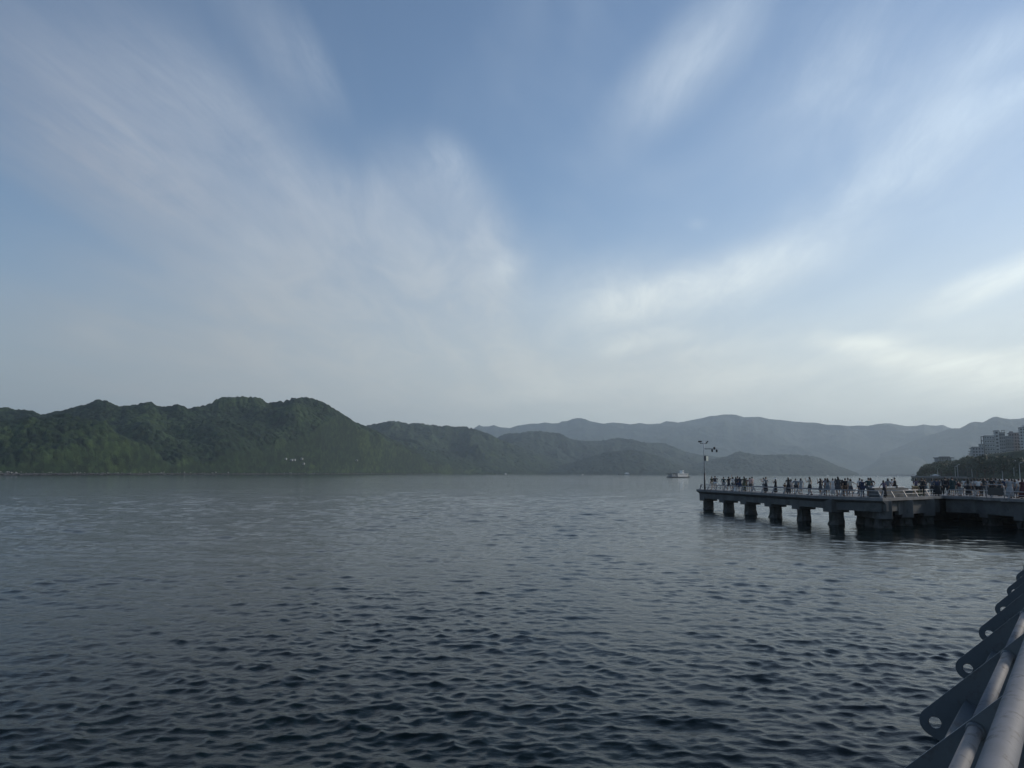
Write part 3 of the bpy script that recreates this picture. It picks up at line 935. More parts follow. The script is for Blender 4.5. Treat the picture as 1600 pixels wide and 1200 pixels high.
def rail_run(name, label, line, zb, h=0.62, spacing=2.5, inside=1, posts=True, lean=0.28):
    """low tubular rail on slanted plates, like the one round the quay"""
    t = thing(name, label, 'railing', (line[0][0], line[0][1], zb))
    o = Vector((line[0][0], line[0][1], 0))
    P = [Vector((p[0], p[1], 0)) - o for p in line]
    for a, b in zip(P[:-1], P[1:]):
        d = (b - a).normalized(); n = Vector((-d.y, d.x, 0)) * inside
        L = (b - a).length
        top0 = a + n * 0.42 + Vector((0, 0, h)); top1 = b + n * 0.42 + Vector((0, 0, h))
        MB().tube([top0, top1], 0.045, 8).build('top_rail', m_railpaint, t, True)
        md0 = a + n * 0.28 + Vector((0, 0, h * 0.5)); md1 = b + n * 0.28 + Vector((0, 0, h * 0.5))
        MB().tube([md0, md1], 0.028, 6).build('mid_rail', m_railpaint, t, True)
        k = max(1, int(round(L / spacing)))
        for i in range(k + 1):
            if i == k and b is not P[-1]: continue
            q = a + d * (L * i / k)
            w = 0.035
            tri = [q + n * 0.04, q + n * 0.20, q + n * 0.45 + Vector((0, 0, h - .02)), q + n * 0.36 + Vector((0, 0, h - .02))]
            lo = [p - d * w for p in tri]; hi = [p + d * w for p in tri]
            MB().add(lo + hi, [(0, 1, 2, 3), (7, 6, 5, 4), (0, 4, 5, 1), (1, 5, 6, 2), (2, 6, 7, 3), (3, 7, 4, 0)]).build('post', m_railpaint, t)
    return t


rail_run('railing', 'pale low tube railing with slanted posts along the outer edge of the pier arm', [(25.45, 105.2), (30.45, 76.5), (33.75, 70.9)], ZD)
rail_run('railing', 'low tube railing along the middle notch of the pier beside the stepped seats', [(33.9, 70.9), (44.0, 79.6)], ZD)
rail_run('railing', 'low tube railing on the right part of the pier in front of the crowd', [(44.4, 79.3), (45.75, 76.9), (46.05, 61.6)], ZD)
rail_run('railing', 'darker rear railing on the far side of the pier arm behind the people', [(33.8, 79.9), (28.5, 106.0), (25.6, 105.6)], ZD, inside=1)
rail_run('railing', 'rear railing of the pier platform against the bright water', [(61.5, 92.7), (38.5, 86.7), (34.0, 79.9)], ZD, inside=1)


# stepped seats on the notch
def stepped_seats():
    e = (Vector((44.1, 79.3)) - Vector((33.7, 70.5))).normalized(); n = Vector((-e.y, e.x))
    a = Vector((33.7, 70.5)) + e * 1.9
    # from column 1388 to column 1428 on the picture's notch edge
    t = thing('stepped_seat', 'grey stepped bench with pale sunlit top edge between the railing and the rear water', 'bench', (a.x, a.y, ZD), math.atan2(e.y, e.x))
    L = 7.4
    for k in range(3):
        MB().box(0, L, 0.75 + k * 0.42, 2.05 + 0.001 * k, k * 0.27 + 0.002, (k + 1) * 0.27).build('step', m_concrete, t, bevel=0.015)
    MB().box(-0.05, L + .05, 2.052, 2.30, 0.003, 0.87).build('back_wall', m_concrete_light, t)
    MB().box(-0.1, L + .1, 2.0, 2.36, 0.872, 0.95).build('coping', m_white, t)
    # lattice crate beyond its right end
    c = a + e * (L + 0.2) + n * 1.3
    t2 = thing('lattice_planter', 'open lattice crate at the right end of the stepped bench', 'planter', (c.x, c.y, ZD), math.atan2(e.y, e.x))
    for k in range(6):
        MB().box(0.05 + k * .22, 0.10 + k * .22, 0, 0.05, 0.05, 0.98).build('slat', m_wood, t2)
    for k in range(4):
        MB().box(0, 1.3, -0.03, -0.002, 0.08 + k * .28, 0.14 + k * .28).build('rail', m_wood, t2)
    MB().box(0.0, 1.3, 0.052, 0.8, 0, 0.06).build('base', m_wood, t2)
    c = c + e * 1.45
    t3 = thing('planter_box', 'dull green planter box with clipped plants beside the lattice crate', 'planter', (c.x, c.y, ZD), math.atan2(e.y, e.x))
    MB().box(0, 1.5, 0, 0.8, 0, 0.55).build('box', m_planter, t3, bevel=0.02)
    m = MB(); rg = random.Random(3)
    for i in range(260):
        x, y, z = rg.uniform(0, 1.5), rg.uniform(0, .8), rg.uniform(.5, .95)
        s = .06
        m.add([(x - s, y, z), (x + s, y + rg.uniform(-s, s), z), (x, y + rg.uniform(-s, s), z + s * 1.8)], [(0, 1, 2)])
    m.build('foliage', m_leaf[1], t3)


stepped_seats()


# tubular frame rack with panel at the right
def frame_rack():
    a = at(1540, 752.5, 66.0); b = at(1568, 752.5, 63.5)
    d = Vector((b.x - a.x, b.y - a.y, 0)); L = d.length; ang = math.atan2(d.y, d.x)
    t = thing('barrier_frame', 'low tubular frame with rounded corner and dark panel among the crowd', 'barrier', (a.x, a.y, ZD), ang)
    h = 1.35
    MB().tube([(0, 0, 0), (0, 0, h - .25), (.08, 0, h - .07), (.25, 0, h), (L - .25, 0, h), (L - .08, 0, h - .07), (L, 0, h - .25), (L, 0, 0)], 0.035, 8).build('frame', m_railpaint, t, True)
    MB().box(.25, L - .15, -.02, .02, .45, 1.1).build('panel', m_darkmetal, t)
    MB().tube([(0, 0, .35), (L, 0, .35)], 0.02, 6).build('bar', m_railpaint, t, True)
    for x in (0, L):
        MB().beam((x, -.3, .02), (x, .3, .02), .06, .04).build('foot', m_railpaint, t)


frame_rack()


# ------------------------------------------------------------------ camera mast on the pier end
def mast():
    b = at(1101.3, 764.0, 102.0)
    b.z = ZD
    t = thing('camera_mast', 'tall thin surveillance mast with cameras on two cross arms at the pier tip', 'mast', tuple(b))
    s = 102.0 / FOC
    H = 6.35
    MB().tube([(0, 0, 0), (0, 0, 2.2)], 0.105, 10).build('lower_tube', m_darkmetal, t, True)
    MB().tube([(0, 0, 2.2), (0, 0, H * .86), (0, 0, H)], [0.085, 0.07, 0.06], 10).build('pole', m_steel, t, True)
    MB().lathe([(.2, 0), (.2, .04), (.11, .05), (.11, .12)], 12).build('base_flange', m_darkmetal, t)
    z1 = H - 0.28; z2 = H - 0.98
    MB().tube([(-.50, 0, z1), (.45, 0, z1)], 0.032, 8).build('top_arm', m_darkmetal, t, True)
    MB().tube([(0.04, 0, z2), (1.55, 0, z2)], 0.04, 8).build('side_arm', m_darkmetal, t, True)
    # floodlight left, small camera right on the top arm
    f = MB().box(-.72, -.28, -.12, .14, z1 + .16, z1 + .36).build('floodlight', m_darkmetal, t, bevel=.03)
    MB().tube([(-.48, 0, z1), (-.48, 0, z1 + .17)], .025, 6).build('bracket', m_darkmetal, f)
    c = MB().tube([(.30, -.05, z1 + .10), (.56, .02, z1 + .30)], [.06, .09], 8).build('camera', m_darkmetal, t)
    MB().tube([(.40, 0, z1), (.40, 0, z1 + .16)], .02, 6).build('bracket', m_darkmetal, c)
    MB().tube([(0, 0, H), (0, 0, H + .55)], .012, 6).build('lightning_rod', m_steel, t)
    # three cameras on the side arm
    for x, dz, r_, mm in ((1.08, -.20, .12, m_darkmetal), (1.38, .12, .13, m_darkmetal), (1.68, -.22, .13, m_darkmetal)):
        c = MB().lathe([(.03, dz + .16), (r_, dz + .1), (r_ * 1.05, dz), (r_ * .95, dz - .08), (r_ * .7, dz - .18), (r_ * .25, dz - .23)][::-1], 10, c=(x, 0, z2)).build('camera', mm, t, True)
        MB().lathe([(r_ * .3, dz - .235), (r_ * .55, dz - .2), (r_ * .5, dz - .17)], 10, c=(x, -.02, z2)).build('lens', m_lens, c)
        MB().tube([(x, 0, z2 + min(0, dz + .1)), (x, 0, z2 + max(0, dz))], .025, 6).build('bracket', m_darkmetal, c)
    MB().tube([(1.55, 0, z2), (1.72, 0, z2 + .02), (1.74, 0, z2 - .12)], .035, 6).build('arm_end', m_steel, t)
    MB().box(1.70, 1.84, -.1, .1, z2 - .22, z2 + .0).build('camera_hood', m_white, t)
    # equipment box and pale sign board
    MB().box(-.02, .20, -.12, .12, H - 2.55, H - 2.0 + .12).build('equipment_box', m_darkmetal, t)
    sb_ = MB().box(0, .36, -.02, .02, H - 2.58, H - 1.94).build('sign_board', m_signlit, t)
    sb_.location = (.24, -.14, 0); sb_.rotation_euler = (0, 0, R(34))
    MB().beam((.20, -.03, H - 2.2), (.26, -.03, H - 2.2), .04, .04).build('bracket', m_darkmetal, t)


mast()

# ------------------------------------------------------------------ foreground quay with its railing
FU = Vector((0.59565, 0.80325, 0)); FN = Vector((0.80325, -0.59565, 0))


def fp(n, s, drop):
    p = FU * s + FN * n
    return Vector((p.x, p.y, EYE - drop))


QZ = EYE - 1.78
S0 = 5.562; DS = 2.40


def quay_railing():
    o = fp(-0.372, 0, 1.2)
    t = thing('quay_railing', 'weathered white pipe rail on big slate grey drilled bracket plates beside the viewer', 'railing', tuple(o))
    def L(p): return p - o
    # bracket plate outline in (n, drop)
    def outline():
        pts = []
        cx, cy, r = -1.213, 2.18, 0.125
        a0 = math.atan2(-0.70, -0.72); a1 = math.atan2(0.87, -0.49)       # upper and lower tangent normals
        if a1 > a0: a1 -= 2 * math.pi
        for k in range(11):
            a = a0 + (a1 - a0) * k / 10
            pts.append((cx + r * math.cos(a), cy + r * math.sin(a)))
        pts += [(-0.72, 2.56), (-0.385, 2.74), (-0.385, 1.32), (-0.392, 1.275), (-0.415, 1.256), (-0.445, 1.268)]
        return pts
    out = outline()
    bm = bmesh.new()
    vs = [bm.verts.new((p[0], 0, -p[1])) for p in out]
    ed = [bm.edges.new((vs[i], vs[(i + 1) % len(vs)])) for i in range(len(vs))]
    hc = [bm.verts.new((-1.213 + 0.05 * math.cos(2 * math.pi * k / 20), 0, -2.18 + 0.05 * math.sin(2 * math.pi * k / 20))) for k in range(20)]
    ed += [bm.edges.new((hc[i], hc[(i + 1) % 20])) for i in range(20)]
    res = bmesh.ops.triangle_fill(bm, edges=ed, use_beauty=True)
    fs = [f for f in res['geom'] if isinstance(f, bmesh.types.BMFace)]
    ext = bmesh.ops.extrude_face_region(bm, geom=fs)
    nv = [v for v in ext['geom'] if isinstance(v, bmesh.types.BMVert)]
    bmesh.ops.translate(bm, verts=nv, vec=(0, 0.026, 0))
    bmesh.ops.recalc_face_normals(bm, faces=bm.faces)
    bm.faces.ensure_lookup_table()
    me = bpy.data.meshes.new('bracket_plate')
    for f in bm.faces:
        f.material_index = 0 if abs(f.normal.y) > 0.9 else 1
    edges = [e for e in bm.edges if len(e.link_faces) == 2 and e.calc_face_angle(0) > 0.9]
    bmesh.ops.bevel(bm, geom=edges, offset=0.004, segments=2, affect='EDGES')
    bm.to_mesh(me); bm.free()
    me.materials.append(m_plate); me.materials.append(m_plate_edge)
    ang = math.atan2(FU.y, FU.x) - math.pi / 2      # local y -> FU, local x -> FN
    for k in range(-2, 16):
        s = S0 + k * DS
        p = bpy.data.objects.new('bracket_plate', me)
        COL.objects.link(p); p.parent = t
        base = FU * s
        p.location = Vector((base.x, base.y, EYE)) - o
        p.rotation_euler = (0, 0, ang + random.uniform(-.004, .004))
    # pipes
    s1 = S0 + 15 * DS + .8; s0 = S0 - 2 * DS - 1.0
    npt = 40
    MB().tube([L(fp(-0.372, s0 + (s1 - s0) * i / npt, 1.2 + 0.003 * math.sin(i * 1.7))) for i in range(npt + 1)], 0.068, 24).build('top_pipe', m_pipe, t, True)
    for k in range(-3, 16):
        a = S0 + k * DS + .027; b = S0 + (k + 1) * DS - .003
        MB().tube([L(fp(-0.632, a, 1.53)), L(fp(-0.632, b, 1.53))], 0.043, 18).build('mid_pipe', m_pipe, t, True)
        # weld collar where the pipe meets the next plate
        MB().tube([L(fp(-0.632, b - .03, 1.53)), L(fp(-0.632, b - .002, 1.53))], [0.046, 0.056], 18).build('weld_collar', m_plate, t, True)
        # lower square tube turned on edge
        q0 = L(fp(-0.945, a, 2.00)); q1 = L(fp(-0.945, b, 2.00))
        MB().beam(q0, q1, 0.09, 0.09, up=(FN.x * .5, FN.y * .5, .86)).build('lower_beam', m_plate, t)
    # stub uprights from quay edge to the top pipe
    for k in range(-2, 16):
        s = S0 + k * DS + .013
        MB().beam(L(fp(-0.35, s, 1.78)), L(fp(-0.35, s, 1.27)), 0.08, 0.03, up=FU).build('upright', m_plate, t)
    return t


quay_railing()


def quay():
    m = MB()
    a = fp(-0.33, -14, 0); b = fp(-0.33, 76.4, 0)
    far = [onz(1600, 768, 0), onz(1560, 762, 0), onz(1530, 758.4, 0), onz(1512, 756, 0)]
    poly = [(a.x, a.y), (b.x, b.y), (59.5, 61.6), (59.5, 93), (75, 110), (105, 160), (far[0].x, far[0].y), (far[1].x, far[1].y), (far[2].x + 6, far[2].y), (far[3].x + 20, far[3].y), (420, 640), (900, 700), (900, -60), (20, -60)]
    m.prism(poly, -8, QZ)
    # keep the quay a touch lower beyond the pier so decks do not share a plane
    o = m.build('quay', [m_wall])
    o.data.materials.append(m_deck)
    for p in o.data.polygons:
        if p.normal.z > 0.9: p.material_index = 1
    tag(o, kind='structure')


quay()


# ------------------------------------------------------------------ headland: hillside, trees, promenade on piles, buildings
def headland_height(x, y):
    px = 800 + FOC * x / y
    gy = np.interp(px, [1410, 1425, 1440, 1462, 1480, 1505, 1525, 1545, 1600, 1800], [744, 743, 737, 731, 727, 723, 717, 715.5, 716, 712])
    hz = 738.4 + 0.006 * (px - 800)
    top = (hz - gy) * 650 / FOC + EYE
    yy = np.interp(px, [1420, 1440, 1500, 1600], [585, 560, 500, 330])
    u = np.clip((y - yy) / 110, 0, 1)
    u = u * u * (3 - 2 * u)
    return 2.2 + (np.maximum(top, 3.0) - 2.2) * u - np.clip((1428 - px) / 6, 0, 2.5) * 3


def headland():
    xs = np.linspace(0, 1, 130); ys = np.linspace(330, 900, 90)
    Yg, A = np.meshgrid(ys, xs, indexing='ij')
    X = Yg * (0.505 + A * 0.60)
    Z = headland_height(X, Yg)
    Z = Z + fbm(X / 12, Yg / 12, 3, 5) * 0.6
    yy = np.interp(800 + FOC * X / Yg, [1420, 1440, 1500, 1600], [585, 560, 500, 330])
    Z = np.where(Yg < yy - 6, -3, Z)
    o = grid_mesh('headland', X, Yg, Z, m_forest)
    tag(o, kind='structure')


headland()


def tree_meshes():
    """five crowns of leaf clumps on a forked trunk"""
    res = []
    for v in range(6):
        rg = random.Random(100 + v)
        h = 9.0
        wide = 3.4 + v * 0.35
        trunk = MB().tube([(0, 0, -1), (.1, 0, 1.5), (0.05, .15, 3.2)], [.32, .24, .18], 7)
        lobes = []
        for k in range(7):
            a = rg.uniform(0, 6.28); rr = rg.uniform(.25, .75) * wide
            p = Vector((math.cos(a) * rr, math.sin(a) * rr, rg.uniform(4.2, 7.4)))
            lobes.append((p, rg.uniform(1.3, 2.3)))
            trunk.tube([(0.05, .15, 3.0), (p.x * .5, p.y * .5, p.z * .7 + .6), p], [.13, .08, .03], 5)
        lobes.append((Vector((0, 0, 6.6)), 2.4)); lobes.append((Vector((rg.uniform(-1, 1), 0, 8.0)), 1.5))
        crown = MB()
        for p, r_ in lobes:
            for i in range(85):
                d = Vector((rg.gauss(0, 1), rg.gauss(0, 1), rg.gauss(0, 1) * .8)).normalized()
                q = p + d * r_ * rg.uniform(.55, 1.08)
                s = rg.uniform(.28, .55)
                n = (d + Vector((rg.uniform(-.7, .7), rg.uniform(-.7, .7), rg.uniform(-.2, .9)))).normalized()
                a1 = n.orthogonal().normalized() * s; a2 = n.cross(a1).normalized() * s * rg.uniform(.6, 1)
                crown.add([q + a1, q + a2, q - a1 * .9 + n * .12, q - a2], [(0, 1, 2, 3)], 0)
        t = trunk.build('trunk', m_bark); c = crown.build('crown', m_leaf[v % 3], smooth=False)
        res.append((t.data, c.data))
        bpy.data.objects.remove(t); bpy.data.objects.remove(c)
    return res


TREES = tree_meshes()


def plant(x, y, z, s, v, label, group, rg):
    t = thing('tree', label, 'tree', (x, y, z), rg.uniform(0, 6.28), group)
    t.scale = (s * rg.uniform(.9, 1.15), s * rg.uniform(.9, 1.15), s * rg.uniform(.9, 1.1))
    for nm, me in zip(('trunk', 'crown'), TREES[v]):
        o = bpy.data.objects.new(nm, me); COL.objects.link(o); o.parent = t


def trees():
    rg = random.Random(12)
    placed = []
    G = 'trees covering the headland below the apartment blocks'
    n = 0
    for i in range(6000):
        if n >= 190: break
        px = rg.uniform(1431, 1640); Y = rg.uniform(440, 690)
        x = Y * (px - 800) / FOC * 1.004
        yy = np.interp(px, [1420, 1440, 1500, 1600], [585, 560, 500, 380])
        if Y < yy + 6: continue
        if any((x - a) ** 2 + (Y - b) ** 2 < 42 for a, b in placed): continue
        z = float(headland_height(np.array(x), np.array(Y)))
        lim = np.interp(px, [1430, 1436, 1445, 1470, 1495, 1512, 1530, 1560, 1600, 1640], [738, 730, 724, 720, 718, 712.5, 713, 711, 710, 708])
        hz = 738.4 + 0.006 * (px - 800)
        maxz = (hz - lim) * Y / FOC + EYE
        s = min(rg.uniform(.75, 1.35), (maxz - z) / 9.4)
        if s < 0.42: continue
        placed.append((x, Y)); n += 1
        v = rg.choice([0, 1, 2, 3, 4, 5])
        lab = {0: 'dark green tree among the trees covering the headland', 1: 'mid green tree among the trees covering the headland', 2: 'olive green tree among the trees covering the headland'}[v % 3]
        plant(x, Y, z - .2, s, v, lab, G + (', dark ones', ', mid green ones', ', olive ones')[v % 3], rg)
    # big dark trees nearer, right of centre
    for k, (px, Y, s) in enumerate([(1519, 470, 1.35), (1532, 430, 1.45), (1546, 415, 1.45), (1560, 400, 1.30), (1574, 400, 1.25), (1588, 380, 1.2), (1602, 360, 1.2), (1618, 350, 1.3)]):
        x = Y * (px - 800) / FOC * 1.004
        plant(x, Y, 2.6, s, 0 if k % 2 else 3, ['leftmost of the large dark round trees behind the promenade', 'second from left of the large dark round trees', 'tallest of the large dark round trees, left of the white-headed lamp post',
               'large dark tree behind the white-headed lamp post', 'large dark tree just right of the white-headed lamp post', 'large dark tree behind the rightmost lamp post',
               'large dark tree cut by the right edge of the picture', 'large dark tree beyond the right edge of the picture'][k], 'large dark trees behind the promenade', rg)


trees()


def boardwalk():
    p0 = at(1424, 746, 565); p1 = at(1512, 746, 470)
    d = (Vector((p1.x, p1.y, 0)) - Vector((p0.x, p0.y, 0))); L = d.length; ang = math.atan2(d.y, d.x)
    t = thing('boardwalk', 'long dark promenade deck on piles with pale rail along the headland shore', 'boardwalk', (p0.x, p0.y, 0), ang)
    MB().box(0, L, 0, 14, 2.7, 3.7).build('deck_slab', m_concrete, t)
    MB().box(-.0, L, -.3, -.003, 3.3, 4.05).build('parapet', m_concrete_light, t)
    n = 22
    for i in range(n):
        x = 1 + i * (L - 2) / (n - 1)
        MB().lathe([(.55, -8), (.5, 1), (.45, 2.72)], 8, c=(x, 1.0, 0)).build('pile', m_pile, t)
        if i < n - 1:
            MB().box(x, x + (L - 2) / (n - 1), 12, 12.4, -2, 2.69).build('retaining_panel', m_wall, t) if x > L * .38 else None
    # pole lamps on it
    for k, (px, Y, hh) in enumerate([(1449, 560, 6.5), (1460, 550, 6), (1487, 520, 7), (1491, 515, 8), (1513, 480, 7.5), (1560, 400, 8), (1578, 390, 9), (1587, 360, 7.5)]):
        x = Y * (px - 800) / FOC * 1.003
        names = ['first thin lamp post from the left tip of the promenade', 'second thin lamp post from the left tip of the promenade', 'shorter of two close lamp posts mid promenade',
                 'taller of two close lamp posts mid promenade', 'lamp post where the promenade meets the land', 'lamp post with white head before the large dark trees',
                 'tallest lamp post before the dark trees', 'rightmost lamp post with white head before the trees'][k]
        zb = 3.7 if px < 1512 else QZ
        q = thing('street_lamp', names, 'lamp post', (x, Y, zb), 0, 'lamp posts along the promenade')
        MB().tube([(0, 0, 0), (0, 0, hh)], [.16, .10], 6).build('pole', m_steel, q)
        MB().tube([(0, 0, hh), (0.9, 0, hh + .2)], .07, 6).build('arm', m_steel, q)
        MB().box(.7, 1.5, -.25, .25, hh + .1, hh + .4).build('lamp_head', m_white, q)
    c = at(1462, 746.5, 545)
    q = thing('canopy_tent', 'small white canopy tent on the promenade deck', 'tent', (c.x, c.y, 3.7))
    MB().add([(-2.3, -2, .9), (2.3, -2, .9), (2.3, 2, .9), (-2.3, 2, .9), (-.3, 0, 1.7), (.3, 0, 1.7)], [(0, 1, 5, 4), (1, 2, 5), (2, 3, 4, 5), (3, 0, 4), (0, 3, 2, 1)]).build('roof', m_fabricwhite, q)
    for x in (-2.2, 2.2):
        for y in (-1.9, 1.9):
            MB().tube([(x, y, 0), (x, y, .9)], .06, 6).build('pole', m_steel, q)


boardwalk()


def sharebox(cache, key, size, mat, name, parent, loc):
    """a box whose mesh is shared between alike pieces"""
    if key not in cache:
        o = MB().box(-size[0] / 2, size[0] / 2, -size[1] / 2, size[1] / 2, -size[2] / 2, size[2] / 2).build(name, mat)
        cache[key] = o.data; bpy.data.objects.remove(o)
    o = bpy.data.objects.new(name, cache[key]); COL.objects.link(o); o.parent = parent; o.location = loc
    return o


def building(name, label, px0, px1, ytop, ybase, Y, depth, mat, storeys, bays, balcony=False, roofbits=(), yawd=0.0, cat='building'):
    a = at(px0, ytop, Y); b = at(px1, ytop, Y); base = at(px0, ybase, Y).z - 6
    az_ = math.atan2(a.x, a.y)
    W = (b.x - a.x) * math.cos(az_) * 1.0; H = a.z - base
    t = thing(name, label, cat, (a.x, Y, base), -az_ + R(4 + yawd))
    MB().box(0, W, 0, depth, 0, H).build('wall', mat, t)
    MB().box(-.25, W + .25, -.25, depth + .25, H + .003, H + .55).build('roof', m_roof, t)
    fh = (H - 6) / storeys; bw = W / bays
    cache = {}
    for s in range(storeys):
        z = 6 + fh * (s + .5)
        for k in range(bays):
            x = bw * (k + .5)
            w = sharebox(cache, 'w', (bw * .52, .14, fh * .48), m_window, 'window', t, (x, -.02, z))
            sharebox(cache, 's', (bw * .62, .24, .12), m_concrete_light, 'sill', w, (0, -.03, -fh * .27))
        # side windows
        for k in range(2):
            sharebox(cache, 'sw', (.14, depth * .2, fh * .48), m_window, 'window', t, (-.02, depth * (.3 + .4 * k), z))
        if balcony:
            MB().box(.3, W - .3, -1.5, -.26, z - fh * .42, z - fh * .36).build('balcony_slab', m_concrete_light, t)
            MB().box(.3, W - .3, -1.5, -1.42, z - fh * .355, z - fh * .08).build('balcony_parapet', mat, t)
    for (fx, w, d, h) in roofbits:
        MB().box(W * fx, W * fx + w, depth * .3, depth * .3 + d, H + .56, H + .56 + h).build('rooftop_housing', mat, t)
    return t, W, H


def apartments():
    Y = 720
    t, W, H = building('apartment_block', 'pale apartment block with open balcony frame at its left end on the headland', 1537.5, 1553.5, 681.5, 712, Y, 14, m_wallpale, 5, 4, True)
    # open frame at its left
    for x in (-2.2, -.3):
        for yy in (0, 6):
            MB().box(x - .18, x + .18, yy - .18, yy + .18, 3, H).build('frame_column', m_concrete_light, t)
    for z in np.linspace(8, H - .2, 5):
        MB().box(-2.5, -.30, -.4, 6.4, z - .15, z + .15).build('frame_slab', m_roof, t)
    building('apartment_block', 'tall pale stair tower block, highest of the middle apartment group', 1553.7, 1560.5, 673.5, 710, Y - 2, 12, m_wallpale, 7, 1, False)
    t, W, H = building('apartment_block', 'short grey tower with open roof frame right of the stair tower', 1560.8, 1570, 676.5, 708, Y + 3, 12, m_wallgrey, 6, 3, False)
    for x in (.4, W * .5, W - .4):
        MB().box(x - .2, x + .2, .3, .7, H + .56, H + 2.2).build('roof_post', m_roof, t)
    MB().box(W * .45, W + .2, .1, 3, H + 2.2, H + 2.6).build('roof_beam', m_roof, t)
    building('apartment_block', 'darker grey apartment block with balconies in the middle of the row', 1570.3, 1583, 682, 707, Y + 5, 14, m_wallgrey, 5, 4, True)
    building('apartment_block', 'dusty pink topped apartment block left of the rightmost tower', 1576, 1592.5, 677, 706, Y + 24, 12, m_wallpink, 6, 4, False, ((.1, 3, 3, 1.5),))
    building('apartment_block', 'tall pale tower at the right edge of the picture above the trees', 1592.8, 1612, 668.5, 706, Y + 2, 14, m_wallpale, 8, 4, False, ((.3, 4, 4, 2),))
    building('apartment_block', 'pale tower beyond the right edge, beside the tall one', 1618, 1640, 660, 706, Y + 8, 14, m_wallpale, 9, 4, False)
    # terraces stepping down at the left
    t, W, H = building('terraced_house', 'low terraced block with jutting balcony slabs left of the apartments', 1519, 1537, 699, 713, Y - 8, 12, m_wallgrey, 3, 4, False)
    for k, (dx, z) in enumerate([(-3.6, H - 6.2), (-3.0, H - 3.6), (-2.2, H - 1.0)]):
        MB().box(dx, -.003, .2, 8, z, z + .35).build('terrace_slab', m_roof, t)
        MB().box(dx + 1.2, -.01, .5, 7, z - 2.0, z - .01).build('terrace_wall', m_wallpale, t)
    building('terraced_house', 'narrow pale house between the terraces and the open balcony frame', 1530, 1536, 694.5, 702, Y - 2, 8, m_wallpale, 2, 2)
    # low villas in front, half hidden by trees
    building('villa', 'small pale villa with arched wall below the middle apartments', 1553, 1566, 705.5, 713, Y - 40, 8, m_wallpale, 2, 3)
    building('villa', 'long low pale wall house below the right tower', 1580, 1600, 706.5, 711, Y - 42, 8, m_wallpale, 1, 5)
    # flat roofed pavilion on the ridge
    a = at(1467, 714.6, 690); b = at(1491, 714.6, 690)
    t = thing('pavilion', 'low flat roofed pavilion with columns above the headland trees', 'pavilion', (a.x, 690, a.z - 10))
    W = b.x - a.x
    MB().box(0, W, 0, 10, 9.4, 10).build('roof', m_roof, t)
    MB().box(W * .3, W * .8, 2, 8, 10.003, 10.9).build('roof_step', m_roof, t)
    for k in range(7):
        MB().box(W * k / 6.3 + .1, W * k / 6.3 + .5, .3, .7, 4, 9.39).build('column', m_wallpale, t)
    MB().box(.8, W - .8, 3, 9, 4, 9.38).build('wall', m_wallgrey, t)


apartments()


# ------------------------------------------------------------------ boats
def hull(L, B, D, draft=0.6, n=13, bow=0.5, stern=0.15):
    m = MB(); vs = []
    for i in range(n):
        f = i / (n - 1); x = -L / 2 + L * f
        w = B / 2 * min(1, (f / stern) ** .5 if f < stern else 1) * min(1, ((1 - f) / bow) ** .6 if f > 1 - bow else 1)
        w = max(w, B * .04)
        sh = D + (0.35 * D) * max(0, (f - .7) / .3) ** 2 + .15 * D * max(0, (.2 - f) / .2) ** 2
        vs += [(x, -w, sh), (x, -w * .85, -draft * .3), (x, 0, -draft), (x, w * .85, -draft * .3), (x, w, sh)]
    fs = []
    for i in range(n - 1):
        for k in range(4):
            fs.append((i * 5 + k, i * 5 + k + 1, (i + 1) * 5 + k + 1, (i + 1) * 5 + k))
        fs.append((i * 5, (i + 1) * 5, (i + 1) * 5 + 4, i * 5 + 4))
    fs.append((4, 3, 2, 1, 0)); e = (n - 1) * 5; fs.append((e, e + 1, e + 2, e + 3, e + 4))
    return m.add(vs, fs)


